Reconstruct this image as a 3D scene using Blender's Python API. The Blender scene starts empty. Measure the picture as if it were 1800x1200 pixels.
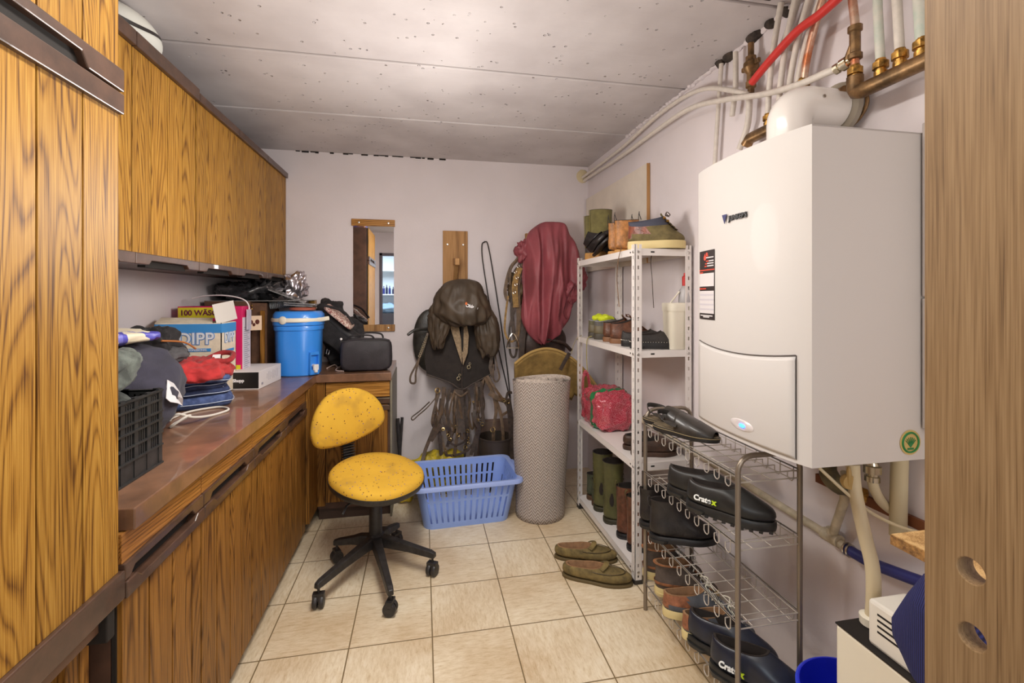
# storage room with oak cabinets, boiler and shoes
KEY,ROOM_FILL,FRONT_FILL,EXPO=8.5,13.5,7.,1.32
import bpy, math, random
from mathutils import Vector, Matrix, noise
C=bpy.context.scene.collection
# ---------- where things stand: a direction seen in the photo cut with a known plane ----------
F=808.; T=math.atan2(157,F); H=1.4; ct,st=math.cos(T),math.sin(T)
def P(u,v,x=None,y=None,z=None):
    a=(u-900)/F; b=(521-v)/F
    X=a*ct+st; Y=ct-a*st
    k=x/X if x is not None else y/Y if y is not None else (z-H)/b
    return Vector((X*k,Y*k,H+b*k))
V=Vector
# ---------- materials ----------
def lin(c): c/=255.; return c/12.92 if c<=.04045 else ((c+.055)/1.055)**2.4
def col(r,g,b): return (lin(r),lin(g),lin(b),1)
class N:
    def __init__(s,name):
        s.m=bpy.data.materials.new(name); s.m.use_nodes=True; s.t=s.m.node_tree; s.b=s.t.nodes['Principled BSDF']
    def n(s,k,**kw):
        x=s.t.nodes.new('ShaderNode'+k)
        for a,b in kw.items():
            if a.startswith('i_'): x.inputs[int(a[2:]) if a[2:].isdigit() else a[2:].replace('_',' ')].default_value=b
            else: setattr(x,a,b)
        return x
    def l(s,a,ai,b,bi): s.t.links.new(a.outputs[ai],b.inputs[bi])
    def mapping(s,scale,src='Object'):
        tc=s.n('TexCoord'); mp=s.n('Mapping'); mp.inputs['Scale'].default_value=scale; s.l(tc,src,mp,'Vector'); return mp
    def ramp(s,stops):
        r=s.n('ValToRGB'); e=r.color_ramp.elements
        while len(e)<len(stops): e.new(.5)
        for i,(p,c) in enumerate(stops): e[i].position=p; e[i].color=c
        return r
    def bump(s,src,out,strength,dist=.01):
        b=s.n('Bump'); b.inputs['Strength'].default_value=strength; b.inputs['Distance'].default_value=dist
        s.l(src,out,b,'Height'); s.l(b,'Normal',s.b,'Normal'); return b
MC={}
def plain(name,c,rough=.5,metal=0.,var=.0,scale=30.,bump=0.,bscale=200.,coat=0.,spec=None,dist=.004,trans=0.,sheen=0.,c2=None,alpha=1.):
    if name in MC: return MC[name]
    n=N(name); b=n.b; b.inputs['Base Color'].default_value=col(*c); b.inputs['Roughness'].default_value=rough; b.inputs['Metallic'].default_value=metal
    b.inputs['Coat Weight'].default_value=coat; b.inputs['Transmission Weight'].default_value=trans; b.inputs['Sheen Weight'].default_value=sheen; b.inputs['Alpha'].default_value=alpha
    if spec is not None: b.inputs['Specular IOR Level'].default_value=spec
    if var or c2:
        mp=n.mapping((1,1,1)); t=n.n('TexNoise'); t.inputs['Scale'].default_value=scale; t.inputs['Detail'].default_value=5; t.inputs['Roughness'].default_value=.62
        n.l(mp,'Vector',t,'Vector')
        hi=c2 or tuple(min(255,x*(1+var)) for x in c); lo=c if c2 else tuple(x*(1-var) for x in c)
        r=n.ramp([(.35,col(*lo)),(.65,col(*hi))]); n.l(t,'Fac',r,'Fac'); n.l(r,'Color',b,'Base Color')
    if bump:
        mp=n.mapping((1,1,1)); t=n.n('TexNoise'); t.inputs['Scale'].default_value=bscale; t.inputs['Detail'].default_value=4
        n.l(mp,'Vector',t,'Vector'); n.bump(t,'Fac',bump,dist)
    MC[name]=n.m; return n.m
def wood(name,dark,mid,light,rough=.32,axis='z',coat=.0,ringscale=30.,fig=1.,tone=.12):
    n=N(name); tc=n.n('TexCoord'); geo=n.n('NewGeometry')
    off=n.n('VectorMath',operation='SCALE'); cmb=n.n('CombineXYZ')
    for i,k in enumerate((3.7,5.3,9.1)):
        m=n.n('Math',operation='MULTIPLY'); m.inputs[1].default_value=k; n.l(geo,'Random Per Island',m,0); n.l(m,0,cmb,i)
    ad=n.n('VectorMath',operation='ADD'); n.l(tc,'Object',ad,0); n.l(cmb,'Vector',ad,1)
    s={'z':(7,7,.55),'y':(7,.55,7),'x':(.55,7,7)}[axis]
    mp=n.n('Mapping'); mp.inputs['Scale'].default_value=s; n.l(ad,0,mp,'Vector')
    big=n.n('TexNoise'); big.inputs['Scale'].default_value=1.15; big.inputs['Detail'].default_value=1.0; big.inputs['Distortion'].default_value=.25; n.l(mp,0,big,'Vector')
    mul=n.n('Math',operation='MULTIPLY'); mul.inputs[1].default_value=ringscale; n.l(big,'Fac',mul,0)
    fr=n.n('Math',operation='PINGPONG'); fr.inputs[1].default_value=.5; n.l(mul,0,fr,0)
    s2={'z':(1,1,.016),'y':(1,.016,1),'x':(.016,1,1)}[axis]
    mp2=n.n('Mapping'); mp2.inputs['Scale'].default_value=s2; n.l(ad,0,mp2,'Vector')
    fine=n.n('TexNoise'); fine.inputs['Scale'].default_value=420; fine.inputs['Detail'].default_value=3; n.l(mp2,0,fine,'Vector')
    s3={'z':(1,1,.05),'y':(1,.05,1),'x':(.05,1,1)}[axis]
    mp3=n.n('Mapping'); mp3.inputs['Scale'].default_value=s3; n.l(ad,0,mp3,'Vector')
    med=n.n('TexNoise'); med.inputs['Scale'].default_value=90; med.inputs['Detail'].default_value=3; n.l(mp3,0,med,'Vector')
    rr=n.ramp([(0,(.15,.15,.15,1)),(.10*fig,(.45,.45,.45,1)),(.30,(1,1,1,1))]); n.l(fr,0,rr,'Fac')
    # combine
    a1=n.n('Math',operation='MULTIPLY_ADD'); a1.inputs[1].default_value=.26; n.l(rr,'Color',a1,0)
    m2=n.n('Math',operation='MULTIPLY'); m2.inputs[1].default_value=.85; n.l(fine,'Fac',m2,0); n.l(m2,0,a1,2)
    a2=n.n('Math',operation='MULTIPLY_ADD'); a2.inputs[1].default_value=.18; n.l(med,'Fac',a2,0); n.l(a1,0,a2,2)
    cr=n.ramp([(.49,col(*dark)),(.70,col(*mid)),(.92,col(*light))]); n.b.inputs['Specular IOR Level'].default_value=.3; n.l(a2,0,cr,'Fac')
    hv=n.n('HueSaturation'); mr=n.n('MapRange'); mr.inputs[3].default_value=1-tone; mr.inputs[4].default_value=1+tone
    n.l(geo,'Random Per Island',mr,0); n.l(mr,0,hv,'Value'); n.l(cr,'Color',hv,'Color'); n.l(hv,'Color',n.b,'Base Color')
    n.b.inputs['Roughness'].default_value=rough; n.b.inputs['Coat Weight'].default_value=coat; pass
    n.bump(fine,'Fac',.12,.002)
    return n.m
OAK=wood('oak_planks',(90,54,16),(158,112,40),(184,140,62),rough=.5)
OAK_SHADED=wood('oak_planks_shaded',(72,42,14),(132,88,34),(158,112,52),rough=.42)  # same oak, its colour darkened to put in the shade of the lower cabinets
OAK_H=wood('oak_horizontal',(90,54,22),(152,100,46),(176,122,62),axis='y')
OAK_X=wood('oak_crosswise',(100,62,24),(172,120,54),(194,142,74),axis='x')
RAIL=plain('dark_brown_rail',(76,54,42),.38,var=.16,scale=14,coat=.3,bump=.05,bscale=60)
CARC=plain('dark_brown_carcass',(82,58,46),.5,var=.14,scale=9)
DARK=plain('dark_gap',(26,20,16),.8)
TOPM=plain('brown_laminate',(122,88,66),.30,var=.16,scale=7,coat=.35,bump=.03,bscale=70)
SIDE=plain('grey_side_panel',(126,120,104),.5,var=.06,scale=8)
PINE=wood('pine_board',(128,90,52),(172,128,78),(190,146,96),rough=.6,coat=0,ringscale=4)
PANELW=wood('grey_brown_wood',(80,58,36),(126,99,68),(144,117,84),rough=.5,coat=.05,ringscale=.7,tone=.02)
WHITEP=plain('white_paint_metal',(228,222,218),.35)
BOILW=plain('boiler_white',(202,197,193),.55,coat=.04)
PIPEW=plain('white_painted_pipe',(214,206,196),.45,var=.03,scale=40,bump=.03,bscale=50)
PIPEG=plain('white_green_pipe',(212,208,196),.5,c2=(180,196,182),scale=14)
BRASS=plain('brass',(168,128,66),.36,.9,var=.3,scale=60)
BRONZE=plain('tarnished_brass',(126,98,66),.42,.7,var=.25,scale=25)
COPPER=plain('copper',(186,110,70),.4,.8,c2=(220,200,180),scale=16)
STEEL=plain('steel',(190,186,180),.3,1.)
WIRE=plain('grey_wire',(204,196,186),.4,.5)
POLE=plain('bronze_grey_pole',(140,128,114),.38,.6)
BLACKP=plain('black_plastic',(44,41,40),.45,var=.2,scale=40)
CHROME=plain('chrome',(225,220,210),.12,1.)
CREAM=plain('cream_plastic',(232,226,208),.4)
BLACKF=plain('black_fabric',(40,37,38),.85,var=.25,scale=25,bump=.4,bscale=350)
RUBBER=plain('black_rubber',(34,32,32),.5,var=.2,scale=30)
def leather(name,c,rough=.45,var=.22,bs=120): return plain(name,c,rough,var=var,scale=28,bump=.25,bscale=bs)
STRAP=leather('strap_leather',(84,68,54),.5)
STRAPD=leather('strap_leather_dark',(66,54,46),.5)
def cloth(name,c,var=.12,rough=.9,bs=500): return plain(name,c,rough,var=var,scale=18,bump=.3,bscale=bs,sheen=.1)
# ---------- mesh builder ----------
class MB:
    def __init__(s): s.v=[]; s.f=[]; s.mi=[]; s.cm=0
    def add(s,vs,fs):
        o=len(s.v); s.v+= [V(p) for p in vs]; s.f+=[tuple(i+o for i in f) for f in fs]; s.mi+=[s.cm]*len(fs); return s
    def box(s,x0,x1,y0,y1,z0,z1):
        return s.add([(x0,y0,z0),(x1,y0,z0),(x1,y1,z0),(x0,y1,z0),(x0,y0,z1),(x1,y0,z1),(x1,y1,z1),(x0,y1,z1)],
                     [(0,3,2,1),(4,5,6,7),(0,1,5,4),(1,2,6,5),(2,3,7,6),(3,0,4,7)])
    def obox(s,c,ax,ay,az):
        c=V(c);ax=V(ax)/2;ay=V(ay)/2;az=V(az)/2
        return s.add([c-ax-ay-az,c+ax-ay-az,c+ax+ay-az,c-ax+ay-az,c-ax-ay+az,c+ax-ay+az,c+ax+ay+az,c-ax+ay+az],
                     [(0,3,2,1),(4,5,6,7),(0,1,5,4),(1,2,6,5),(2,3,7,6),(3,0,4,7)])
    def loft(s,rings,cap0=True,cap1=True,closed=False):
        n=len(rings[0]); o=len(s.v)
        for r in rings: s.v+=[V(p) for p in r]
        m=len(rings)
        for k in range(m if closed else m-1):
            a=o+k*n; b=o+((k+1)%m)*n
            for i in range(n): j=(i+1)%n; s.f.append((a+i,a+j,b+j,b+i)); s.mi.append(s.cm)
        if not closed:
            if cap0: s.f.append(tuple(o+i for i in range(n))[::-1]); s.mi.append(s.cm)
            if cap1: s.f.append(tuple(o+(m-1)*n+i for i in range(n))); s.mi.append(s.cm)
        return s
    def tube(s,pts,r,n=8,closed=False,ref=None,flat=None,caps=True):
        pts=[V(p) for p in pts]; m=len(pts); rings=[]; prev=None
        for k,p in enumerate(pts):
            a=pts[(k-1)%m] if closed or k>0 else p; b=pts[(k+1)%m] if closed or k<m-1 else p
            t=(b-a); t=t.normalized() if t.length>1e-9 else V((0,0,1))
            if ref is not None: g=V(ref)
            elif prev is not None: g=prev
            else: g=V((0,0,1)) if abs(t.z)<.9 else V((1,0,0))
            nn=g-t*g.dot(t)
            if nn.length<1e-6: nn=V((1,0,0))-t*t.x
            nn.normalize(); prev=nn; bb=t.cross(nn)
            rr=r[k] if isinstance(r,(list,tuple)) else r
            rn,rb=(rr,rr) if flat is None else (flat,rr)
            rings.append([p+nn*rn*math.cos(2*math.pi*i/n)+bb*rb*math.sin(2*math.pi*i/n) for i in range(n)])
        return s.loft(rings,caps,caps,closed)
    def strap(s,pts,w,t=.003,ref=(0,1,0),closed=False): return s.tube(pts,w/2,6,closed,ref,t/2)
    def lathe(s,prof,c,n=32,axis=(0,0,1),cap0=True,cap1=True):
        q=V((0,0,1)).rotation_difference(V(axis)); c=V(c)
        return s.loft([[c+q@V((r*math.cos(2*math.pi*i/n),r*math.sin(2*math.pi*i/n),z)) for i in range(n)] for r,z in prof],cap0,cap1)
    def prism(s,poly,o,ax,ay,az):
        """poly in (ax, ay), extruded by az"""
        o=V(o);ax=V(ax);ay=V(ay);az=V(az)
        return s.loft([[o+ax*a+ay*b for a,b in poly],[o+ax*a+ay*b+az for a,b in poly]])
    def ball(s,c,rx,ry,rz,e=1.,n=24,m=14,amp=0.,fr=6.,seed=0,floor=None,ridge=False,R=None,cr_=0.):
        rings=[]; c=V(c)
        def sp(x,p): return math.copysign(abs(x)**p,x)
        for j in range(m+1):
            ph=-math.pi/2+math.pi*j/m; ph=max(-1.55,min(1.55,ph)); ring=[]
            for i in range(n):
                th=2*math.pi*i/n
                d=V((sp(math.cos(ph),e)*sp(math.cos(th),e),sp(math.cos(ph),e)*sp(math.sin(th),e),sp(math.sin(ph),e)))
                p=V((d.x*rx,d.y*ry,d.z*rz))
                if amp:
                    q=p*fr+V((seed*7.3,seed*3.1,seed)); nz=noise.noise(q)
                    if ridge: nz=.5-2*abs(nz)+.6*noise.noise(q*2.3)-.55*abs(noise.noise(q*1.7+V((3,1,2))))*2+.35*(.4-abs(noise.noise(q*4.1))*2)
                    p+=V((d.x,d.y,d.z)).normalized()*amp*nz
                if R: p=R@p
                p+=c
                if floor is not None and p.z<floor: p.z=floor
                ring.append(p)
            rings.append(ring)
        return s.loft(rings)
    def torus(s,c,R,r,axis=(0,0,1),n=20,m=6,sx=1.):
        q=V((0,0,1)).rotation_difference(V(axis)); c=V(c)
        return s.tube([c+q@V((R*sx*math.cos(2*math.pi*i/n),R*math.sin(2*math.pi*i/n),0)) for i in range(n)],r,m,True)
def build(mb,name,mat,parent=None,smooth=False,bevel=0.,sub=0,solid=0.,local=False,ang=35,seg=2,disp=None):
    me=bpy.data.meshes.new(name)
    o0=V((0,0,0)) if (local or parent is None) else wloc(parent)
    me.from_pydata([tuple(p-o0) for p in mb.v],[],mb.f); me.update()
    mats=mat if isinstance(mat,(list,tuple)) else [mat]
    for m in mats: me.materials.append(m)
    for p,k in zip(me.polygons,mb.mi): p.material_index=min(k,len(mats)-1); p.use_smooth=smooth or sub>0
    if smooth and not sub:
        try: me.set_sharp_from_angle(angle=math.radians(ang))
        except Exception: pass
    o=bpy.data.objects.new(name,me); C.objects.link(o)
    if parent is not None: o.parent=parent
    if solid: m=o.modifiers.new('s','SOLIDIFY'); m.thickness=solid; m.offset=0
    if bevel: m=o.modifiers.new('b','BEVEL'); m.width=bevel; m.segments=seg; m.limit_method='ANGLE'; m.angle_limit=math.radians(40); m.harden_normals=False
    if sub: m=o.modifiers.new('u','SUBSURF'); m.levels=sub; m.render_levels=sub
    return o
WL={}
def wloc(o): return WL.get(o.name,V((0,0,0)))
def thing(name,label,cat,loc=(0,0,0),group=None,rot=None):
    o=bpy.data.objects.new(name,None); C.objects.link(o); o.location=V(loc); WL[o.name]=V(loc); o.empty_display_size=.05
    if rot is not None: o.rotation_euler=rot
    o['label']=label; o['category']=cat
    if group: o['group']=group
    return o
def tag(o,label,cat,group=None):
    o['label']=label; o['category']=cat
    if group: o['group']=group
    return o
def sub_of(o,parent):  # remember where a part's own children count from
    WL[o.name]=wloc(parent); return o
def struct(mb,name,mat,**k):
    o=build(mb,name,mat,**k); o['kind']='structure'; return o
def cr(pts,k=6,closed=False):
    pts=[V(p) for p in pts]; m=len(pts); out=[]
    for i in range(m if closed else m-1):
        p0=pts[(i-1)%m] if closed or i>0 else pts[0]; p1=pts[i]; p2=pts[(i+1)%m]; p3=pts[(i+2)%m] if closed or i+2<m else pts[-1]
        for j in range(k):
            t=j/k; out.append(.5*((2*p1)+(p2-p0)*t+(2*p0-5*p1+4*p2-p3)*t*t+(3*p1-p0-3*p2+p3)*t**3))
    if not closed: out.append(pts[-1])
    return out
def text(s,size,loc,X,Y,mat,parent,name='lettering',ext=.0006,bold=0.,align='CENTER',sx=1.):
    cu=bpy.data.curves.new(name,'FONT'); cu.body=s; cu.size=size; cu.extrude=ext; cu.offset=bold; cu.align_x=align; cu.align_y='CENTER'
    t=bpy.data.objects.new('t',cu); C.objects.link(t); bpy.context.view_layer.update()
    me=bpy.data.meshes.new_from_object(t.evaluated_get(bpy.context.evaluated_depsgraph_get())); bpy.data.objects.remove(t)
    X=V(X).normalized(); Y=V(Y).normalized(); Z=X.cross(Y); o0=wloc(parent)
    M=Matrix((X*sx,Y,Z)).transposed().to_4x4(); M.translation=V(loc)-o0
    me.transform(M); me.materials.clear(); me.materials.append(mat)
    o=bpy.data.objects.new(name,me); C.objects.link(o); o.parent=parent; return o
# ================= THE ROOM =================
XL,XR,YB,YF,ZC=-1.298,1.33,3.58,-.75,2.46
def m_floor():
    n=N('floor_tiles'); tc=n.n('TexCoord'); mp=n.n('Mapping'); mp.inputs['Location'].default_value=(-.039,-1.919+.334*6,0); n.l(tc,'Object',mp,0)
    def brick(c1,c2,mc):
        b=n.n('TexBrick'); b.offset=0; b.squash=1; b.inputs['Scale'].default_value=1; b.inputs['Brick Width'].default_value=.3275; b.inputs['Row Height'].default_value=.334
        b.inputs['Mortar Size'].default_value=.0028; b.inputs['Mortar Smooth'].default_value=.2; b.inputs['Color1'].default_value=c1; b.inputs['Color2'].default_value=c2; b.inputs['Mortar'].default_value=mc; n.l(mp,0,b,0); return b
    rnd=brick((0,0,0,1),(1,1,1,1),(.5,.5,.5,1))
    def streak(sc):
        m=n.n('Mapping'); m.inputs['Scale'].default_value=sc; ad=n.n('VectorMath',operation='MULTIPLY_ADD'); ad.inputs[1].default_value=(13,7,3); n.l(rnd,'Color',ad,0); n.l(tc,'Object',ad,2); n.l(ad,0,m,0)
        t=n.n('TexNoise'); t.inputs['Scale'].default_value=20; t.inputs['Detail'].default_value=9; t.inputs['Roughness'].default_value=.78; t.inputs['Distortion'].default_value=.3; n.l(m,0,t,0); return t
    a=streak((1,4.5,1)); b=streak((4,1,1)); mx=n.n('Mix',data_type='FLOAT'); gt=n.n('Math',operation='GREATER_THAN'); gt.inputs[1].default_value=.5
    n.l(rnd,'Color',gt,0); n.l(gt,0,mx,0); n.l(a,'Fac',mx,2); n.l(b,'Fac',mx,3)
    cr_=n.ramp([(.28,col(186,156,120)),(.42,col(220,202,170)),(.56,col(234,220,194)),(.75,col(240,230,210))]); n.l(mx,0,cr_,'Fac')
    d=n.n('TexNoise'); d.inputs['Scale'].default_value=2.2; d.inputs['Detail'].default_value=6; n.l(tc,'Object',d,0)
    dr=n.ramp([(.3,col(225,212,196)),(.6,(1,1,1,1))]); n.l(d,'Fac',dr,'Fac')
    mul=n.n('Mix',data_type='RGBA',blend_type='MULTIPLY'); mul.inputs[0].default_value=1; n.l(cr_,'Color',mul,6); n.l(dr,'Color',mul,7)
    msk=brick((0,0,0,1),(0,0,0,1),(1,1,1,1)); m2=n.n('Mix',data_type='RGBA'); n.l(msk,'Fac',m2,0); n.l(mul,2,m2,6); m2.inputs[7].default_value=col(128,108,76)
    n.l(m2,2,n.b,'Base Color'); n.b.inputs['Roughness'].default_value=.38
    iv=n.n('Math',operation='SUBTRACT'); iv.inputs[0].default_value=1; n.l(msk,'Fac',iv,1); n.bump(iv,0,.5,.002)
    return n.m
def m_concrete():
    n=N('painted_concrete'); mp=n.mapping((1,1,1)); a=n.n('TexNoise'); a.inputs['Scale'].default_value=3; a.inputs['Detail'].default_value=8; n.l(mp,0,a,0)
    r=n.ramp([(.35,col(184,177,177)),(.65,col(202,196,196))]); n.l(a,'Fac',r,'Fac')
    v=n.n('TexVoronoi'); v.inputs['Scale'].default_value=26; v.inputs['Randomness'].default_value=1; n.l(mp,0,v,0)
    mask=n.n('TexNoise'); mask.inputs['Scale'].default_value=9; n.l(mp,0,mask,0)
    c1=n.n('MapRange'); c1.inputs[1].default_value=.10; c1.inputs[2].default_value=.16; n.l(v,'Distance',c1,0)
    mm=n.n('MapRange'); mm.inputs[1].default_value=.52; mm.inputs[2].default_value=.60; mm.inputs[3].default_value=1; mm.inputs[4].default_value=0; n.l(mask,'Fac',mm,0)
    mx=n.n('Math',operation='MAXIMUM'); n.l(c1,0,mx,0); n.l(mm,0,mx,1)
    mp2=n.mapping((3,60,1)); b=n.n('TexNoise'); b.inputs['Scale'].default_value=1; b.inputs['Detail'].default_value=5; n.l(mp2,0,b,0)
    ad=n.n('Math',operation='MULTIPLY_ADD'); ad.inputs[1].default_value=.05; n.l(b,'Fac',ad,0); n.l(mx,0,ad,2)
    n.l(r,'Color',n.b,'Base Color'); n.b.inputs['Roughness'].default_value=.6; n.bump(ad,0,1.,.02); return n.m
def m_wall(name,c,c2):
    n=N(name); mp=n.mapping((1,1,1)); a=n.n('TexNoise'); a.inputs['Scale'].default_value=1.6; a.inputs['Detail'].default_value=6; n.l(mp,0,a,0)
    r=n.ramp([(.3,col(*c2)),(.6,col(*c))]); n.l(a,'Fac',r,'Fac'); n.l(r,'Color',n.b,'Base Color'); n.b.inputs['Roughness'].default_value=.75
    b=n.n('TexNoise'); b.inputs['Scale'].default_value=45; b.inputs['Detail'].default_value=5; n.l(mp,0,b,0); n.bump(b,'Fac',.25,.003); return n.m
WALL=m_wall('wall_plaster',(226,218,220),(216,208,209)); CONC=m_concrete()
struct(MB().box(-2.6,XR+.2,-3.2,YB+.2,-.12,0),'floor',m_floor())
mb=MB(); ed=[-3.2,-1.9,-.55,.80,1.47,2.145,2.821,YB+.2]
for i in range(len(ed)-1): mb.box(-2.6,XR+.2,ed[i]+.0065,ed[i+1]-.0065,ZC,ZC+.12)
mb.box(-2.6,XR+.2,-3.2,YB+.2,ZC+.02,ZC+.2)
struct(mb,'ceiling',CONC,bevel=.006)
struct(MB().box(XL-.12,XR+.12,YB,YB+.12,0,ZC),'wall_back',WALL)
struct(MB().box(XL-.12,XL,YF,YB,0,ZC),'wall_left',WALL)
struct(MB().box(XR,XR+.12,-3.2,YB,0,ZC),'wall_right',WALL)
# wall behind the camera, with the doorway the mirror shows
dx0,dx1,dz=-.70,.30,2.12
struct(MB().box(-2.6,dx0,YF-.1,YF,0,ZC).box(dx1,XR,YF-.1,YF,0,ZC).box(dx0,dx1,YF-.1,YF,dz,ZC),'wall_front',WALL)
struct(MB().box(-2.6,XR,-3.1,-3.0,0,ZC).box(-2.6,-2.5,-3.1,YF-.1,0,ZC),'wall_hall',m_wall('hall_plaster',(214,224,232),(204,214,224)))
FR=plain('dark_frame',(92,84,92),.5)
struct(MB().box(dx0,dx0+.04,YF-.12,YF+.015,0,dz).box(dx1-.04,dx1,YF-.12,YF+.015,0,dz).box(dx0,dx1,YF-.12,YF+.015,dz-.04,dz),'door_1',FR)
# cracks along the seams against the back wall
mb=MB(); random.seed(4)
for k in range(26):
    x=-.9+k*.045+random.uniform(-.01,.01)
    if random.random()<.7: mb.box(x,x+random.uniform(.015,.05),YB-.008,YB,ZC-random.uniform(.004,.012),ZC)
struct(mb,'trim_1',DARK)
# pitted mortar where the right wall meets the ceiling
mb=MB()
for k in range(60):
    y=1.05+k*.03+random.uniform(-.01,.01)
    mb.ball((XR-.006,y,ZC-.004),random.uniform(.008,.02),random.uniform(.012,.03),random.uniform(.006,.014),n=8,m=6,amp=.004,fr=60,seed=k)
struct(mb,'trim_2',WALL,smooth=True)
mb=MB()
for y,s in ((1.86,.03),(1.80,.04),(1.64,.05),(1.55,.03),(1.47,.03)):
    mb.ball((XR-.004,y,ZC-.006),.03,s*.9,.02,n=12,m=6,amp=.008,fr=50,seed=y)
mb.ball((1.17,1.36,ZC),.13,.075,.016,n=20,m=8,amp=.02,fr=20,seed=3)
struct(mb,'trim_3',plain('dark_plaster_hole',(58,50,44),.9,var=.3),smooth=True)

# ================= CABINETS =================
def planks(mb,x,t,y0,y1,z0,z1,w,gap=.003,first=None):
    """plank faces towards +x; front surface at x"""
    y=y0
    if first is not None: ys=[y0,first]; 
    else: ys=[y0]
    while ys[-1]<y1-1e-4: ys.append(min(y1,ys[-1]+w))
    for a,b in zip(ys,ys[1:]):
        if b-a>.008: mb.box(x-t,x,a+gap/2,b-gap/2,z0,z1)
def rail_x(mb,x,t,y0,y1,z0,z1,notch_from,cut,up=True):
    """handle rail along y, facing +x, with a grip notch cut in its top (up) or bottom edge"""
    a,b=notch_from; s=.018
    if up: poly=[(y0,z0),(y1,z0),(y1,z1),(b+s,z1),(b,z1-cut),(a,z1-cut),(a-s,z1),(y0,z1)]
    else: poly=[(y0,z0),(a-s,z0),(a,z0+cut),(b,z0+cut),(b+s,z0),(y1,z0),(y1,z1),(y0,z1)]
    mb.prism(poly,(x-t,0,0),(0,1,0),(0,0,1),(t,0,0))
# --- tall cabinet on the left
t=thing('tall_cabinet','tall oak plank cabinet at the left edge, doors split by a dark handle rail','cabinet',(-.96,.7,0))
mb=MB().box(XL+.005,-.675,.25,1.153,.70,2.26); build(mb,'body',CARC,t,bevel=.003)
mb=MB(); planks(mb,-.65,.022,.371,1.150,.79,1.806,.111,first=.482,gap=.004); mb.cm=1; mb.box(-.673,-.660,.371,1.150,.79,1.806); d=sub_of(build(mb,'door',[OAK,DARK],t,bevel=.0012),t)
mb=MB(); planks(mb,-.65,.022,.371,1.150,1.902,2.255,.111,first=.482,gap=.004); mb.cm=1; mb.box(-.673,-.660,.371,1.150,1.902,2.255); d2=sub_of(build(mb,'door',[OAK,DARK],t,bevel=.0012),t)
mb=MB(); rail_x(mb,-.640,.03,.371,1.150,1.853,1.902,(.55,1.02),.026,up=False); build(mb,'handle_rail',RAIL,d2,bevel=.003)
mb=MB(); rail_x(mb,-.640,.03,.371,1.150,1.803,1.848,(.55,1.02),.0001,up=True); build(mb,'handle_rail',RAIL,d,bevel=.003)
mb=MB().box(-.668,-.655,.55,1.03,1.80,1.90); build(mb,'grip_recess',DARK,t)
mb=MB().box(-.675,-.640,.371,1.153,.728,.79); build(mb,'bottom_rail',RAIL,t,bevel=.003)
mb=MB().box(-.70,-.66,.371,1.10,.69,.728); build(mb,'inner_rail',plain('brown_inner',(104,76,58),.5),t,bevel=.002)
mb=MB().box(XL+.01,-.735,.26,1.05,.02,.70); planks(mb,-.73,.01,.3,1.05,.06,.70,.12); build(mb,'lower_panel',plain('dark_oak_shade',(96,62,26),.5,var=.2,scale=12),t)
mb=MB().box(-.73,-.69,1.055,1.09,.0,.70).box(-.74,-.69,1.095,1.12,0,.70); build(mb,'upright_post',OAK_SHADED,t,bevel=.002)
mb=MB().box(-.70,-.645,1.10,1.126,.665,.735); build(mb,'end_cap',DARK,t,bevel=.003); t.location+=V((-.011,.019,0))
# box on top of the tall cabinet, which the mirror shows
t=thing('storage_box','yellow and blue cardboard box on top of the tall cabinet, seen in the mirror','box',(-.9,.95,2.26))
build(MB().box(-1.05,-.72,.80,1.12,2.262,2.44),'carton',plain('yellow_card',(232,170,70),.6,c2=(70,90,200),scale=7),t,bevel=.002)
build(MB().box(-1.052,-.718,.95,.97,2.262,2.441),'tape',CREAM,t)
# --- base units
ys=[1.175,1.553,1.975,2.40,2.815]
for i in range(4):
    y0,y1=ys[i]+.0015,ys[i+1]-.0015
    lab=['base cabinet unit with drawer and plank door nearest the tall cabinet','base cabinet unit with drawer, second from the tall cabinet','base cabinet unit with drawer, third from the tall cabinet','base cabinet unit with drawer beside the corner post'][i]
    t=thing('base_cabinet',lab,'cabinet',(-.94,(y0+y1)/2,0),'base cabinets along the left wall')
    build(MB().box(XL+.005,-.663,y0,y1,.08,.868),'body',CARC,t)
    build(MB().box(XL+.01,-.70,y0,y1,0,.08),'plinth',DARK,t)
    mb=MB().box(-.662,-.641,y0,y1,.800,.868); dr=sub_of(build(mb,'drawer_front',OAK_H,t,bevel=.0015),t)
    mb=MB(); yc=(y0+y1)/2; rail_x(mb,-.634,.024,y0,y1,.762,.800,(yc-.15,yc+.12),.018,up=False); build(mb,'handle_rail',RAIL,dr,bevel=.0025)
    build(MB().box(-.661,-.657,y0+.01,y1-.01,.725,.80),'grip_recess',DARK,t)
    mb=MB(); planks(mb,-.641,.02,y0,y1,.06,.724,.1063,gap=.006); mb.cm=1; mb.box(-.662,-.652,y0,y1,.06,.724); dd=sub_of(build(mb,'door',[OAK_SHADED,DARK],t,bevel=.001),t); t.location.x-=.020
    mb=MB(); rail_x(mb,-.630,.028,y0,y1,.722,.760,(yc-.13,yc+.13),.014,up=True); build(mb,'handle_rail',RAIL,dd,bevel=.003)
# corner filler
t=thing('corner_cabinet','oak filler cabinet in the inside corner of the worktop','cabinet',(-.94,3.1,0))
build(MB().box(XL+.005,-.663,2.818,YB-.005,.08,.868),'body',CARC,t)
mb=MB(); planks(mb,-.641,.02,2.818,3.036,.09,.868,.11); build(mb,'filler_panel',OAK_SHADED,t,bevel=.001)
build(MB().box(XL+.01,-.70,2.818,YB-.01,0,.08),'plinth',DARK,t)
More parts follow.
